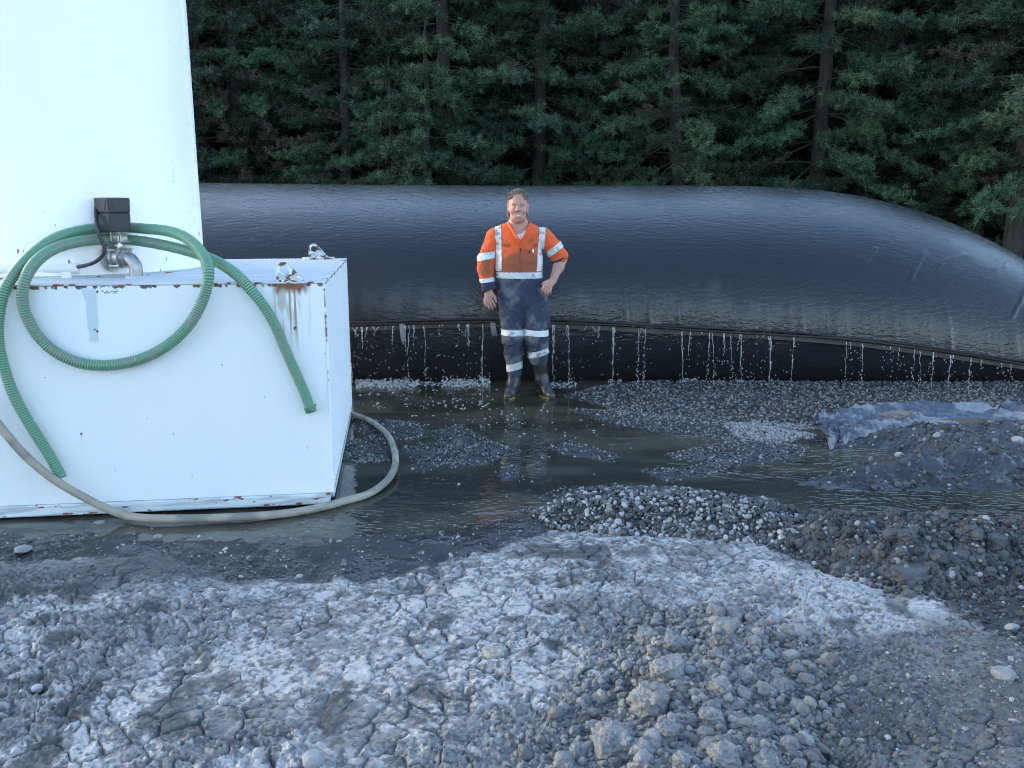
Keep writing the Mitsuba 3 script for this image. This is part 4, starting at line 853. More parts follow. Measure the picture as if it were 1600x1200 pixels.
# --- hair: short curly top, longer at the back and sides
H = Field(HD - .2, HD + .2, .0042); rh = np.random.default_rng(5)
H.ball(HD + [0, .022, .030], (.081, .098, .095), .01)
for s in (-1, 1): H.bone(HD + [s * .074, .03, .03], HD + [s * .076, .05, -.085], .016, .010, .02)
H.bone(HD + [-.06, .075, -.05], HD + [.06, .075, -.05], .035, .035, .02); H.bone(HD + [-.05, .07, -.10], HD + [.05, .07, -.10], .028, .028, .02)
H.ball(HD + [0, -.085, -.045], (.070, .085, .108), .010, True)
for s in (-1, 1): H.ball(HD + [s * .086, -.005, -.016], (.020, .040, .030), .006, True)
for k in range(260):
    a = rh.uniform(0, 2 * np.pi); e = rh.uniform(.15, 1.45); d = np.array([math.cos(a) * math.cos(e), math.sin(a) * math.cos(e), math.sin(e)])
    c = HD + [0, .022, .034] + d * [.088, .100, .104]
    if c[1] < hy - .055 and c[2] < hz_ + .085: continue
    t = d + rh.normal(0, .55, 3); H.bone(c, c + t / np.linalg.norm(t) * rh.uniform(.006, .014), .0066, .0036, .004)
for s in (-1, 1):
    for k in range(14):
        c = HD + [s * rh.uniform(.076, .088), rh.uniform(.025, .06), rh.uniform(-.06, .02)]; H.bone(c, c + [s * rh.uniform(.002, .014), .004, -rh.uniform(.02, .045)], .006, .003, .003)
hm = H.mesh(); hv = np.array(hm.vertices); hcol = np.array([.135, .100, .072])[None] * (.45 + 1.25 * N(hv[:, 0] * 75, hv[:, 1] * 75, hv[:, 2] * 75, 84, 2))[:, None]
hcol = hcol + np.array([.10, .085, .06]) * (sst(.065, .085, np.abs(hv[:, 0] - hx)) * sst(.03, -.02, hv[:, 2] - hz_))[:, None]
part(man, 'hair', hm, 'mat_hair', True, np.clip(hcol, 0, 1))

# --- white T-shirt in the open neck
C = Field(lo, hi, .0055)
C.bone(J(809, 370, .02), J(811, 400, .02), .165, .167, .03, .645); C.bone(J(778, 371, .03), J(845, 371, .03), .060, .060, .04)
C.ball(J(810, 349, -.03), (.066, .16, .098), .006, True)
tm = C.mesh(); tv = np.array(tm.vertices)
keep = (np.abs(tv[:, 0] - J(811, 380)[0]) < .105) & (tv[:, 2] < J(0, 360)[2]) & (tv[:, 2] > J(0, 410)[2]) & (tv[:, 1] < PY - .02)      # only the front that the open collar shows
tm.update_faces(keep[np.array(tm.faces)].all(1)); tm.remove_unreferenced_vertices(); tv = np.array(tm.vertices)
part(man, 'undershirt', tm, 'mat_cloth', True, np.full((len(tv), 3), .66) * (.92 + .16 * N(tv[:, 0] * 20, tv[:, 1] * 20, tv[:, 2] * 20, 85))[:, None])

# --- coverall
K = Field(lo, hi, .0068)
K.bone(J(809.5, 378, .02), J(811, 408, .02), .186, .194, .03, .66); K.bone(J(811, 408, .02), J(811.5, 430, .02), .192, .190, .03, .68)
K.bone(J(779, 370, .03), J(842, 370, .03), .074, .074, .05)
K.bone(J(790, 362, .03), J(830, 362, .03), .058, .058, .05)
K.bone(J(811.5, 432, .02), J(815.5, 462, .02), .188, .196, .03, .68)
K.bone(J(798, 462, .02), J(799, 490, .01), .108, .104, .03); K.bone(J(799, 490, .01), KL, .104, .093, .03); K.bone(KL, J(802.5, 550, .0), .093, .076, .03); K.bone(J(802.5, 550, .0), J(804, 581, .02), .080, .066, .02)
K.bone(J(834, 462, .02), J(836, 490, .0), .110, .108, .03); K.bone(J(836, 490, .0), KR, .108, .101, .03); K.bone(KR, J(841, 558, -.01), .100, .087, .03)
K.bone(J(852, 490, .01), J(854, 505, .01), .035, .035, .02)                       # thigh pocket
K.bone(J(773, 370, .03), J(760.5, 404, .025), .077, .071, .03); K.bone(J(760.5, 404, .025), J(758, 420, .01), .072, .068, .02); K.bone(J(758, 420, .01), J(763.5, 452, -.03), .068, .060, .02)
K.bone(J(850, 370, .03), J(865, 387, .06), .077, .076, .03); K.bone(J(865, 387, .06), J(874.5, 401, .08), .075, .074, .02)
# folds of the cloth
sl, p = K.box(lo, hi)
wv = N(p[..., 0] * 9, p[..., 1] * 9, p[..., 2] * 15 + p[..., 0] * 8, 86, 2) - .5
zk = p[..., 2]; band = np.exp(-((zk - J(0, 545)[2]) / .10) ** 2) + .8 * np.exp(-((zk - J(0, 470)[2]) / .10) ** 2) + .5 * np.exp(-((zk - J(0, 400)[2]) / .10) ** 2)
K.F += (.015 * wv + .030 * band * (np.abs(N1(p[..., 0] * 7, p[..., 1] * 7, zk * 26 - p[..., 0] * 14, 87) - .5) - .25)).astype(np.float32); del wv, band, zk, p
# open neck: a V cut out of the front
VB = J(813, 385)
sl, p = K.box(np.array([VB[0] - .2, PY - .4, VB[2] - .05]), np.array([VB[0] + .2, PY + .02, VB[2] + .4]))
w = (p[..., 2] - VB[2]) * .47; d = np.maximum(np.abs(p[..., 0] - VB[0] + .10 * np.maximum(p[..., 2] - VB[2], 0)) - w, p[..., 1] - PY - .0); K.blend(sl, d.astype(np.float32) * .8, .004, True)
K.bone(J(809.5, 340, .02), J(809.5, 362, .02), .072, .074, .004, 1, True)
for a, b in ((J(764, 453, -.035), J(766, 470, -.05)), (J(876, 402, .082), J(882, 412, .09))): K.bone(a, b + (b - a) * .2, .050, .052, .004, 1, True)
km = K.mesh(); km = relax(km, 3); kv = np.array(km.vertices)
zW, zT = J(0, 430)[2], J(0, 438)[2]
armL = (kv[:, 0] < J(773.5, 400)[0]) & (kv[:, 2] > J(0, 462)[2]); armR = kv[:, 0] > J(855.5, 400)[0]
orange, navy = np.array([.72, .118, .036]), np.array([0.040, .050, .078])
navyw = np.where(armL, kv[:, 2] < J(0, 439.5)[2], np.where(armR & (kv[:, 2] > J(0, 420)[2]), False, kv[:, 2] < zW))
kc = np.where(navyw[:, None], navy, orange) * (.85 + .3 * N(kv[:, 0] * 14, kv[:, 1] * 14, kv[:, 2] * 14, 88, 3))[:, None]
soil = N(kv[:, 0] * 11, kv[:, 1] * 11, kv[:, 2] * 9, 89, 4)
front = sst(PY - .02, PY - .08, kv[:, 1])
bib = sst(.22, .60, soil + .66 * np.exp(-((kv[:, 2] - J(0, 416)[2]) / .12) ** 2) - .36) * front * ~navyw * (~armR) * .85
kc = kc * (1 - bib[:, None]) + np.array([.20, .085, .050]) * bib[:, None]
pale = sst(.50, .66, soil + .10 * front * sst(J(0, 440)[2], J(0, 540)[2], kv[:, 2])) * navyw * .75
kc = kc * (1 - pale[:, None]) + np.array([.125, .135, .155]) * pale[:, None]
sp = sst(.74, .78, N(kv[:, 0] * 45, kv[:, 1] * 45, kv[:, 2] * 45, 90, 2)) * .5; kc = kc * (1 - sp[:, None]) + np.array([.20, .19, .18]) * sp[:, None]
arms = sst(.56, .7, soil) * (armL | armR) * .5; kc = kc * (1 - arms[:, None]) + np.array([.20, .10, .06]) * arms[:, None]
part(man, 'coverall', km, 'mat_cloth', True, np.clip(kc, 0, 1))
# collar: two standing flaps along the V and round the neck
def ribbon(pts, wd, th, up):
    p, _ = curve(pts, .008); t, A, Bn = frames(p); u = np.asarray(up, float); u = np.broadcast_to(u, p.shape); u = u - t * (u * t).sum(1)[:, None]; u /= np.linalg.norm(u, axis=1, keepdims=True); n_ = np.cross(t, u)
    v = np.concatenate([(p + u * a * wd + n_ * b * th)[:, None] for a, b in ((0, -.5), (1, -.5), (1, .5), (0, .5))], 1).reshape(-1, 3)
    f = grid_faces(len(p), 4, True); k = len(v) - 4; f = np.vstack([f, [[0, 1, 2], [0, 2, 3], [k, k + 2, k + 1], [k, k + 3, k + 2]]])
    return trimesh.Trimesh(v, f, process=False)
cl = ribbon([J(812, 384, -.135), J(804, 370, -.125), J(797, 358, -.07), J(795, 350, .02), J(809, 346, .095), J(825, 350, .02), J(826, 359, -.07), J(821, 371, -.125), J(814, 384, -.135)], .030, .008, (0, -.10, 1))
cl = relax(cl.subdivide(), 2); part(man, 'collar', cl, 'mat_cloth', True, np.tile(orange * .95, (len(cl.vertices), 1)))
zp, _ = curve([J(813, 385, -.118), J(812.5, 405, -.13), J(812, 424, -.13)], .01); zp[:, 1] = PY - .115
# reflective tape: bands cut from the coverall's own surface and raised off it
kn = np.array(km.vertex_normals)
def band(name, keep, planes, lift=.0045, shade=.62, label=None):
    f = np.array(km.faces)[keep[np.array(km.faces)].all(1)]
    m = trimesh.Trimesh(kv + kn * lift, f, process=False)
    for o, nr in planes: m = trimesh.intersections.slice_mesh_plane(m, plane_normal=np.asarray(nr, float), plane_origin=np.asarray(o, float))
    m.remove_unreferenced_vertices(); m.merge_vertices(); v = np.array(m.vertices)
    back = v - np.array(m.vertex_normals) * lift * 1.0; edge = m.edges_sorted.reshape(-1, 2)
    u_, c_ = np.unique(edge, axis=0, return_counts=True); bd = u_[c_ == 1]; n0 = len(v)
    sk = np.vstack([np.stack([bd[:, 0], bd[:, 1], bd[:, 1] + n0], 1), np.stack([bd[:, 0], bd[:, 1] + n0, bd[:, 0] + n0], 1)])
    mm = trimesh.Trimesh(np.vstack([v, back]), np.vstack([np.array(m.faces), sk]), process=False); vv = np.array(mm.vertices)
    s = N(vv[:, 0] * 22, vv[:, 1] * 22, vv[:, 2] * 22, 91, 3); c = np.array([.93, .97, 1.0])[None] * (shade * .84 * (1 - .55 * sst(.55, .70, s)))[:, None]
    part(man, name, mm, 'mat_tape', 30 if False else True, c)
def between(a, b):
    d = np.asarray(b) - np.asarray(a); return [(a, d), (b, -d)]
tor = ~armL & ~armR; up = np.array([0, 0, 1.0])
def level(v0, v1, u0=812, tilt=0.0):
    n_ = np.array([-tilt, 0, 1.0]); n_ /= np.linalg.norm(n_); return [(J(u0, v1), n_), (J(u0, v0), -n_)]
band('waist_tape', tor & (kv[:, 2] > J(0, 445)[2]), level(424.5, 434), shade=.66)
fronty = kn[:, 1] < .45
for (u0, u1, s0) in ((773.8, 783.5, -.01), (840.5, 850.0, .06)):
    a, b = J(u0, 390), J(u1, 390); nx = np.array([1, 0, -s0]); band('chest_tape', fronty & (kv[:, 2] > J(0, 424)[2]) & ~((kv[:, 0] < J(773, 0)[0]) & (kv[:, 2] < J(0, 372)[2])), [(a, nx), (b, -nx), (J(0, 424.6), up)], shade=.74)
nL = J(758, 409) - J(766, 377); nL /= np.linalg.norm(nL); nL = nL + np.array([.42, 0, 0]); nL /= np.linalg.norm(nL)
cL = J(764.5, 399); band('sleeve_tape', armL & (kv[:, 2] > J(0, 425)[2]), [(cL - nL * .030, nL), (cL + nL * .030, -nL)], shade=.72)
band('sleeve_tape', armL, level(434, 440.5, 760, .14), shade=.70)
nR = np.array(J(877, 403)) - J(852, 370); nR[1] = 0; nR /= np.linalg.norm(nR); cR = J(866.5, 390.5); band('sleeve_tape', armR & (kv[:, 2] > J(0, 425)[2]), [(cR - nR * .027, nR), (cR + nR * .027, -nR)], shade=.74)
legL, legR = kv[:, 0] < J(817.2, 540)[0], kv[:, 0] >= J(817.2, 540)[0]
low = kv[:, 2] < J(0, 500)[2]
band('leg_tape', legL & low, level(513.5, 522.5, 800, -.03), shade=.68); band('leg_tape', legR & low, level(513.5, 522.5, 838, -.04), shade=.68)
band('leg_tape', legL & low, level(566.5, 577.5, 804, .24), shade=.66); band('leg_tape', legR & low, level(546, 555, 840, .28), shade=.66)
zm = tube(zp, .0035, 6); 
zs_ = [];
hitm = trimesh.Trimesh(kv, np.array(km.faces), process=False)
def on_front(u, v, out=.002):
    d = ray(u, v); loc_, _, _ = hitm.ray.intersects_location([[0, 0, CAM_Z]], [d], multiple_hits=False); return (loc_[0] if len(loc_) else J(u, v, -.13)) - d / np.linalg.norm(d) * out
zpts = np.array([on_front(u, v, .001) for u, v in ((813, 387), (812.7, 395), (812.4, 403), (812, 411), (812, 418), (812, 424))])
part(man, 'zip', tube(curve(zpts, .008)[0], .0025, 6), 'mat_pocket')
def patch(name, u0, v0, u1, v1, mat, n=5, out=.003):
    g = np.array([[on_front(u0 + (u1 - u0) * i / (n - 1), v0 + (v1 - v0) * j / (n - 1), out) for j in range(n)] for i in range(n)]).reshape(-1, 3)
    return part(man, name, trimesh.Trimesh(g, grid_faces(n, n), process=False), mat)
principled('mat_badge_red', (.42, .02, .03), .7, .3); principled('mat_pocket', (.26, .075, .035), .9, .2); principled('mat_pen', (.82, .84, .86), .3, .5); principled('mat_stitch', (.05, .02, .02), .9, .2)
patch('chest_patch', 785, 380.5, 797, 386, 'mat_pocket')
patch('badge', 834, 381, 841, 384.0, 'mat_badge_red'); patch('badge', 834.3, 385, 841, 386.4, 'mat_badge_red')
patch('pen', 832.2, 389, 834.2, 394.5, 'mat_pen', 3, .006); patch('pen_slot', 827, 391, 828.2, 396, 'mat_stitch', 3)
patch('zip_pull', 812.4, 388, 813.8, 393, 'mat_stitch', 3, .006)
# navy lining of the rolled-up cuff
c0, c1 = J(872.5, 401.5, .075), J(875.5, 406.5, .085); dd = (c1 - c0) / np.linalg.norm(c1 - c0)
th_ = np.linspace(0, 2 * np.pi, 33); a_ = np.cross(dd, [0, 1.0, 0]); a_ /= np.linalg.norm(a_); b_ = np.cross(dd, a_)
ringp = c0 + dd * .006 + .064 * (np.cos(th_)[:, None] * a_ + np.sin(th_)[:, None] * b_); m = tube(ringp, .013, 8, False); part(man, 'rolled_cuff', m, 'mat_cloth', True, np.tile(navy, (len(m.vertices), 1)))
# --- rubber boots with yellow soles
for nm, top, ank, heel, toe, rt, lab in (('boot', J(804, 577, .02), J(802.5, 600, .02), J(803.5, 609, .04), J(793.5, 612.5, -.13), .060, None), ('boot', J(841.5, 553, -.005), J(847, 596, .01), J(846, 609, .04), J(861.5, 613.5, -.12), .078, None)):
    G = Field(np.minimum.reduce([top, ank, heel, toe]) - .14, np.maximum.reduce([top, ank, heel, toe]) + .14, .005)
    heel[2] = toe[2] = .030; ball_ = heel * .38 + toe * .62
    G.bone(top, ank, rt, .056, .02); G.bone(ank, heel + [0, 0, .025], .056, .048, .03); G.bone(heel + [0, 0, .012], ball_ + [0, 0, .016], .044, .050, .035); G.bone(ball_ + [0, 0, .012], toe, .049, .038, .02)
    G.bone(ank + [0, -.02, .02], ball_ + [0, 0, .03], .050, .040, .03)
    sl, p = G.box(G.lo, G.lo + G.n * G.h); G.F += (.010 * (np.abs(N1(p[..., 0] * 8, p[..., 1] * 8, p[..., 2] * 30, 92) - .5) - .25) * sst(.10, .2, p[..., 2])).astype(np.float32)
    G.blend(sl, (p[..., 2] + .012).astype(np.float32), 0, True)
    m = G.mesh(); v = np.array(m.vertices); d = sst(.45, .62, N(v[:, 0] * 18, v[:, 1] * 18, v[:, 2] * 10, 93, 3))[:, None] * .6
    bk_ = part(man, 'boot', m, 'mat_rubber', True, np.array([.018, .019, .022]) * (1 - d) + np.array([.050, .052, .050]) * d)
    S_ = Field(G.lo, G.lo + G.n * G.h, .006); S_.bone(heel, ball_, .050, .056, .01); S_.bone(ball_, toe, .056, .046, .01)
    sl, p = S_.box(G.lo, G.lo + G.n * G.h); S_.F = np.maximum(S_.F, np.abs(p[..., 2] - .004)[tuple(slice(0, n) for n in S_.F.shape)].astype(np.float32) - .013)
    m = S_.mesh(); v = np.array(m.vertices); yl = sst(.56, .62, N(v[:, 0] * 14, v[:, 1] * 14, v[:, 2], 94, 2))[:, None]
    part(bk_, 'sole', m, 'mat_rubber', True, np.array([.03, .03, .03]) * (1 - yl) + np.array([.26, .18, .04]) * yl)
# ------------------------------------------------------------------ water running from the seam
scene['mat_spray'] = {'type': 'blendbsdf', 'weight': .28, 'bsdf_0': {'type': 'dielectric', 'int_ior': 1.33}, 'bsdf_1': {'type': 'twosided', 'bsdf': {'type': 'diffuse', 'reflectance': {'type': 'rgb', 'value': (.62, .66, .70)}}}}
rw = np.random.default_rng(21)
DROP = (np.array(ICO[1].vertices), np.array(ICO[1].faces))
def bead(c, r, st):
    return trimesh.Trimesh(DROP[0] * [r, r, r * st] + c, DROP[1], process=False)
def stream(u, force, reach=1.0, wide=.0):
    global DROPS
    x0 = at_y(u, 505, 8.0)[0]; zt = float(SEAM_Z(x0)) - .035; y0 = float(seam_y(x0)) - .035; ms = []
    nst = 1 + int(rw.integers(0, 3) * (force > .5)) + int(wide * 95)
    for s in range(nst):
        L = zt * (1.0 if (s == 0 and reach >= 1) else rw.uniform(.08, .5) * min(1, reach + .2)) * min(1, reach)
        solid = L * (rw.uniform(.75, 1.0) if force > .6 else rw.uniform(.35, .75)); w = np.linspace(0, 1, 24); xo = rw.normal(0, .012 + 1.3 * wide)
        q = np.stack([x0 + xo * (1 - .5 * w) + .010 * (N1(w * 6, s + u, 0, 95) - .5), y0 - .05 * np.sqrt(w * solid + 1e-4) + .01 * (N1(w * 5, s + u, 3, 96) - .5), zt - solid * w], 1)
        ms.append(tube(q, (.0020 + .0026 * force) * (1.25 - .6 * w) * (.10 + 1.35 * N1(w * 17, s + u, 0, 97)), 6))
        z = zt - solid
        while z > zt - L + .02:
            z -= abs(rw.normal(.012, .010)) + .005; f = (zt - z)
            DROPS.append(bead([x0 + xo * .5 + rw.normal(0, .004 + .008 * f), y0 - .05 * math.sqrt(f) + rw.normal(0, .01), z], rw.uniform(.0020, .0050), rw.uniform(1.2, 3.0)))
    for k in range(int(4 + 14 * force)):
        f = rw.uniform(.1, .95) * zt; DROPS.append(bead([x0 + rw.normal(0, .03 + wide), y0 - .05 * math.sqrt(f) + rw.normal(0, .01), zt - f], rw.uniform(.0025, .0055), 1.3))
    return ms
DROPS = []
STREAMS = [(553, .8, 1, .012), (567, .7, .8, .03), (583, .6, .5, .02), (600, .3, .6, 0), (613, .6, .75, .005), (632, .6, 1, .015), (645, .6, .9, .02), (665, .2, 1, 0), (685, .2, .9, 0), (693, .4, .3, .01), (722, .8, .55, .02), (731, .6, .9, .02), (752, 1, 1, 0),
           (866, .7, 1, 0), (884, .7, .6, .01), (892, .6, 1, .01), (912, .3, .7, .01), (933, .6, .8, .01), (960, 1, 1, .012), (1000, .3, 1, .02), (1007, .3, 1, .012), (1074, 1, 1, .015), (1098, .4, .4, 0), (1109, .5, 1, .01), (1123, .4, 1, .01), (1135, .7, .9, 0), (1152, .4, 1, .015), (1164, .9, 1, .01), (1184, .5, .6, 0), (1193, .4, .5, 0),
           (1207, 1, 1, .006), (1240, .7, 1, .004), (1325, .5, 1, .01), (1332, .5, .9, .008), (1351, .5, 1, 0), (1382, .3, .7, 0), (1394, .5, .8, 0), (1408, .5, .8, .004), (1430, .3, 1, .01), (1445, .3, 1, .008), (1462, .8, 1, .008), (1488, 1, 1, .004), (1520, .6, 1, 0), (1540, .3, .8, .01), (1575, .4, .9, .006), (1588, .4, .9, .008)]
OWN = {752: 'long unbroken stream of water left of the man', 866: 'stream of water falling just right of the knee of the man', 960: 'strong forked stream of water, the first wide one right of the man', 1074: 'thick branching stream of water with a pale splash under it', 1207: 'straight solid stream of water under the deepest crease of the bag', 1240: 'beaded stream of water just right of the straight solid one', 1488: 'thick stream of water nearest the low end of the bag', 553: 'ragged stream of water beside the back corner of the steel box', 1164: 'forked stream of water left of the straight solid one'}
for u, fo, re, wd in STREAMS:
    ms = stream(u, fo, re, wd); k = key_of('water_stream')
    if len(ms) == 1: scene[k] = mikit.ply(ms[0], 'mat_spray', smooth=True)
    else:
        labels[k] = {}
        for m in ms: part(k, 'strand', m, 'mat_spray', True)
    tag(k, OWN.get(u, 'thin broken trickle of water dripping from the seam of the bag'), 'water stream', 'water falling from the bag seam')
tag(put('falling_drops', join(*DROPS), 'mat_spray', True), 'drops falling from the seam of the bag', 'water drops', kind='stuff')
# splashes, foam and bubbles
def blobs(name, label, pts, rads, flat, cat):
    V, F, C = scatter(rw, pts, rads, np.ones((len(pts), 3)), level=0, rough=.3, flat=flat, tilt=.4); scene[name] = mikit.ply((V, F), 'mat_spray', smooth=True); tag(name, label, cat, kind='stuff')
pts, rad = [], []
for u0, u1, v0, v1, n, up_ in ((556, 655, 596, 608, 700, .05), (655, 690, 596, 604, 50, .02), (690, 766, 593, 606, 640, .06), (852, 900, 598, 606, 60, .02), (950, 975, 592, 598, 40, .03), (1062, 1090, 592, 600, 110, .04), (1110, 1150, 592, 598, 40, .02), (1150, 1185, 592, 600, 90, .03), (1196, 1216, 591, 598, 80, .03), (1232, 1248, 590, 596, 30, .02), (1455, 1500, 590, 596, 40, .02)):
    for k in range(n):
        p = at_z(rw.uniform(u0, u1), rw.uniform(v0, v1), .0); pts.append(p + [0, 0, abs(rw.normal(0, up_ * .5))]); rad.append(rw.uniform(.003, .010))
blobs('splash_foam', 'white splashes and foam where the water lands at the foot of the bag', np.array(pts), np.array(rad), .8, 'foam')
pts, rad = [], []
for u0, u1, v0, v1, n in ((560, 780, 608, 640, 90), (640, 860, 622, 668, 55), (760, 960, 640, 690, 30), (700, 1000, 690, 760, 14)):
    for k in range(n):
        p = at_z(rw.uniform(u0, u1), rw.uniform(v0, v1), .0)
        if hgt(p[0], p[1]) < -.006: pts.append(p + [0, 0, .001]); rad.append(rw.uniform(.005, .013))
blobs('water_bubbles', 'pale bubbles drifting on the puddle', np.array(pts), np.array(rad), .55, 'bubbles')

# ------------------------------------------------------------------ crumpled plastic sheet
principled('mat_sheet', VC, .30, .5, lambda p, n, uv: fbm(p.x * 22, p.y * 22, p.z * 22, 3), .012, .003)
nu, nv = 300, 90; su, sv = np.meshgrid(np.linspace(0, 1, nu), np.linspace(0, 1, nv), indexing='ij')
top_v = np.interp(su, [0, .06, .15, .3, .5, .75, 1], [660, 648, 641, 637, 640, 641, 640]); bot_v = np.interp(su, [0, .03, .05, .065, .08, .10, .13, .16, .2, .25, .32, .5, .7, 1], [663, 672, 680, 702, 700, 684, 692, 687, 689, 680, 677, 672, 664, 668])
uu = 1272 + 400 * su + 18 * (N1(sv * 7, su * 3, 0, 101) - .5); vv_ = top_v + (bot_v - top_v) * sv + 9 * (N1(su * 16, sv * 2, 0, 102) - .5)
pp = np.array([at_z(a, b, .02) for a, b in zip(uu.ravel(), vv_.ravel())])
fold = np.abs(N(pp[:, 0] * 5 + pp[:, 1] * 2, pp[:, 1] * 7, 0, 103, 3) - .5) * 2; fine = np.abs(N(pp[:, 0] * 14, pp[:, 1] * 20 + pp[:, 0] * 6, 0, 104, 2) - .5) * 2
pool = np.exp(-((pp[:, 0] - at_z(1520, 662, 0)[0]) / .30) ** 2 - ((pp[:, 1] - at_z(1520, 660, 0)[1]) / .22) ** 2)
pp[:, 2] = np.maximum(hgt(pp[:, 0], pp[:, 1]), .0) + .006 + ((.040 * (1 - fold) ** 3 + .028 * (1 - fine) ** 2) * (1 - .8 * pool) + .03 * np.exp(-((sv.ravel() - .12) / .10) ** 2)) * sst(0, .12, sv.ravel()) * sst(1, .86, sv.ravel()) * sst(0, .03, su.ravel())
f = grid_faces(nu, nv); 
if normals_of(pp, f)[:, 2].mean() < 0: f = f[:, ::-1]
dust = sst(.44, .62, N(pp[:, 0] * 6, pp[:, 1] * 9, 0, 105, 4))[:, None]
tag(put('plastic_sheet', (pp, f), 'mat_sheet', True, np.array([.060, .074, .100]) * (1 - dust) + np.array([.185, .20, .22]) * dust), 'crumpled blue grey plastic sheet lying on the gravel at the right', 'plastic sheet')
c = at_z(1522, 661, .045); a = np.linspace(0, 2 * np.pi, 40)[:-1]
rr_ = 1 + .25 * (N1(np.cos(a) * 2, np.sin(a) * 2, 0, 106) - .5); ring_ = np.column_stack([c[0] + .30 * rr_ * np.cos(a), c[1] + .17 * rr_ * np.sin(a), np.full(len(a), .045)])
principled('mat_silt_water', (.10, .095, .070), .08, .5)
scene['puddle_water'] = mikit.ply((np.vstack([ring_, c]), np.array([[i, (i + 1) % 39, 39] for i in range(39)])), 'mat_silt_water'); structure('puddle_water', 'small muddy pool held by the plastic sheet')

# ------------------------------------------------------------------ single rocks and clods
rr2 = np.random.default_rng(55)
def rock(u, v, rpx, col, mat, label, group=None, level=3, rough=.34, flat=.75, name='rock', cat='rock', sink=.35, boxy=.12, rot=None, stretch=(1, 1, 1)):
    p = at_z(u, v, .03); 
    for _ in range(4):
        z = float(hgt(p[0], p[1])); p = at_z(u, v, z + .0)
    r = rpx / FOCAL * np.linalg.norm(p - [0, 0, CAM_Z]); v_, f_ = stone_shape(level, int(rr2.integers(1, 9999)), rough, flat, boxy)
    fine = N(v_[:, 0] * 3 + u, v_[:, 1] * 3, v_[:, 2] * 3, 107, 5) - .5 - .35 * np.abs(2 * N(v_[:, 0] * 5.5 + u, v_[:, 1] * 5.5, v_[:, 2] * 5.5, 109, 3) - 1); v_ = v_ * (1 + .42 * fine * (rough > .25))[:, None] * np.array(stretch)
    R = rotz(rr2.uniform(0, 6.28) if rot is None else rot); w = v_ @ R.T * r + [p[0], p[1], z + r * (.62 - sink)]
    c_ = np.array(col)[None] * (.6 + .8 * N(w[:, 0] * 30, w[:, 1] * 30, w[:, 2] * 30, 108, 3))[:, None]
    k = put(name, (w, f_), mat, True, np.clip(c_, 0, 1)); tag(k, label, cat, group); return k
G1, G2 = (.185, .19, .195), (.25, .25, .25)
rock(1402, 660, 18, (0.17, 0.155, 0.14), 'mat_clod', 'brown grey rock holding down the crumpled plastic sheet', stretch=(1.25, .8, .8), rot=.1, flat=.8)
rock(1450, 720, 10, (0.354, 0.36, 0.36), 'mat_stone', 'pale squarish rock in the middle of the mud bank', boxy=.35, rough=.2)
rock(1340, 678, 8, (0.306, 0.313, 0.32), 'mat_stone', 'flat pale stone just below the left part of the plastic sheet', flat=.45, rough=.2)
rock(1478, 668, 14, (0.231, 0.238, 0.238), 'mat_stone', 'rounded pale boulder at the upper edge of the mud bank below the sheet', flat=.6, rough=.2, sink=.5)
rock(1405, 714, 7, (0.286, 0.292, 0.292), 'mat_stone', 'small pale stone left of the squarish rock on the mud bank', rough=.2)
rock(1590, 692, 9, (0.272, 0.279, 0.279), 'mat_stone', 'pale stone on the mud bank at the right edge of the picture', rough=.2)
rock(1400, 742, 10, (0.12, 0.125, 0.13), 'mat_wet_stone', 'dark wet stone at the front foot of the mud bank', rough=.2)
rock(1235, 1027, 14, (0.245, 0.238, 0.211), 'mat_stone', 'tan slab-shaped stone sticking out of the right flank of the heap', boxy=.4, rough=.15, flat=.5, stretch=(1.3, .8, 1), rot=.5)
rock(1567, 1057, 15, (0.231, 0.235, 0.235), 'mat_stone', 'pale flat stone lying on the damp ground at the right edge', flat=.5, rough=.18)
rock(1280, 1053, 6, (0.224, 0.235, 0.245), 'mat_stone', 'small round bluish stone right of the tan slab', rough=.12)
rock(1300, 1010, 9, (0.204, 0.214, 0.228), 'mat_stone', 'smooth bluish stone above and right of the tan slab', rough=.12)
rock(1160, 1132, 13, (0.2, 0.195, 0.185), 'mat_clod', 'smooth brownish stone low in the heap', rough=.16, flat=.6, stretch=(1.2, .8, 1))
rock(1078, 1051, 11, (0.231, 0.238, 0.245), 'mat_stone', 'pale oval stone on the upper part of the heap', flat=.6, rough=.14)
rock(1288, 858, 13, (0.15, 0.155, 0.16), 'mat_clod', 'large smooth clod at the lower left foot of the dark ridge')
rock(1430, 905, 26, (0.085, 0.088, 0.092), 'mat_dark_clod', 'broad dark clod sliding off the front of the ridge', stretch=(1.5, .9, .9), rot=.4, rough=.5, sink=.5)
rock(36, 861, 11, (0.231, 0.235, 0.238), 'mat_stone', 'pale flat stone in the wet mud at the left edge', flat=.4, rough=.2)
rock(156, 823, 11, (0.224, 0.231, 0.231), 'mat_stone', 'pale flat stone at the waterline below the steel box', flat=.45, rough=.15)
rock(247, 841, 7, (0.245, 0.252, 0.258), 'mat_stone', 'small pale stone in the wet mud right of the waterline stone', flat=.5, rough=.15)
rock(58, 1078, 8, (0.34, 0.347, 0.347), 'mat_stone', 'small pale stone lying in a dark hollow at the left', flat=.6, rough=.15)
rock(350, 1098, 8, (0.286, 0.292, 0.299), 'mat_stone', 'round stone on the rim of a hollow left of the middle', rough=.12)
rock(490, 1190, 17, (0.245, 0.252, 0.255), 'mat_stone', 'rounded stone half buried at the lower edge', rough=.15, sink=.5)
rock(628, 935, 6, (0.286, 0.292, 0.299), 'mat_stone', 'small pale stone on the silt below the wet hollow', rough=.12)
rock(468, 902, 5, (0.286, 0.292, 0.306), 'mat_stone', 'pale pebble where the silt meets the dark mud', rough=.12)
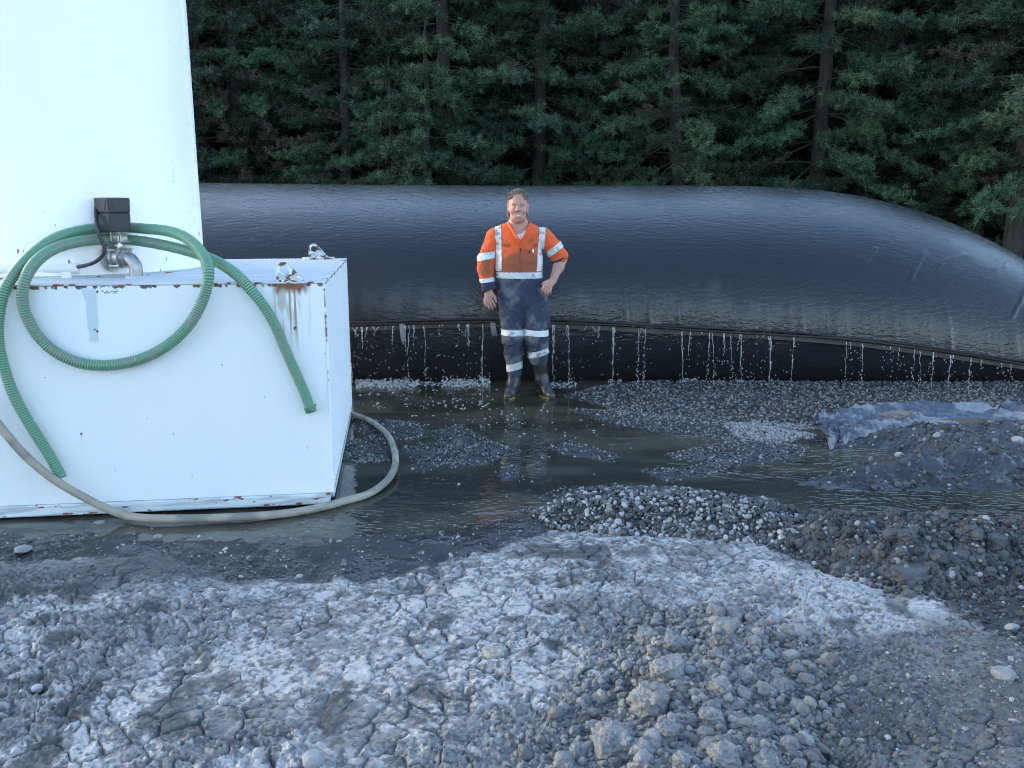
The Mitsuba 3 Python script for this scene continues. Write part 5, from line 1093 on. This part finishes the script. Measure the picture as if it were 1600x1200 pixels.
rock(791, 785, 6, (0.2, 0.21, 0.21), 'mat_wet_stone', 'wet stone standing in the shallow water in front of the steel box', flat=.5, rough=.12)
rock(770, 1022, 16, (0.33, 0.3, 0.25), 'mat_clod', 'sandy brown lump pressed into the silt near the middle', flat=.3, sink=.5)
CL = [(1135, 992, 24, 'tall upright clod on the crown of the heap'), (1012, 1003, 20, 'clod at the upper left end of the heap'), (1050, 1010, 17, 'clod beside the upper left end of the heap'), (1042, 1060, 30, 'broad crumbly clod on the left flank of the heap'), (1017, 1108, 34, 'big light clod overhanging the left flank of the heap'), (1042, 1150, 21, 'round clod below the big light one'),
      (960, 1170, 36, 'largest clod, at the lower left end of the heap'), (1008, 1180, 26, 'clod right of the largest one at the lower edge'), (968, 1072, 9, None), (1128, 1085, 22, 'wedge-shaped clod in the middle of the heap'), (1196, 1086, 18, None), (1220, 1080, 18, None), (1110, 1128, 20, None), (1184, 1150, 24, 'narrow upright clod low on the right of the heap'), (1112, 1175, 19, None), (1130, 1190, 24, None), (1232, 1170, 15, None), (1215, 1060, 12, None),
      (1180, 1010, 14, None), (1150, 965, 15, None), (1118, 962, 17, None), (1085, 1090, 13, None), (1245, 1108, 12, None), (1250, 1110, 9, None), (905, 1180, 16, None), (925, 1140, 12, None), (1065, 1195, 16, None), (1160, 1060, 15, None), (1195, 1195, 18, None), (1080, 1130, 12, None), (1150, 1110, 13, None)]
for u, v, r, lb in CL: rock(u, v, r * .84, G1 if rr2.random() < .5 else (.215, .215, .215), 'mat_clod', lb or 'grey crumbly clod among the rubble of the heap in the foreground', 'clods of the foreground heap', name='mud_clod', cat='clod', rough=.5, flat=.85, sink=.25, boxy=.05, level=4 if r > 18 else 3)
for k in range(46):
    u = rr2.uniform(1240, 1596); v = rr2.uniform(806, 900) if u > 1330 else rr2.uniform(806, 860)
    rock(u, v, rr2.uniform(7, 15), (.075, .078, .082), 'mat_dark_clod', 'dark damp clod of the mud ridge by the water', 'clods of the dark ridge', name='dark_clod', cat='clod', rough=.5, flat=.9, level=3 if k < 14 else 2)
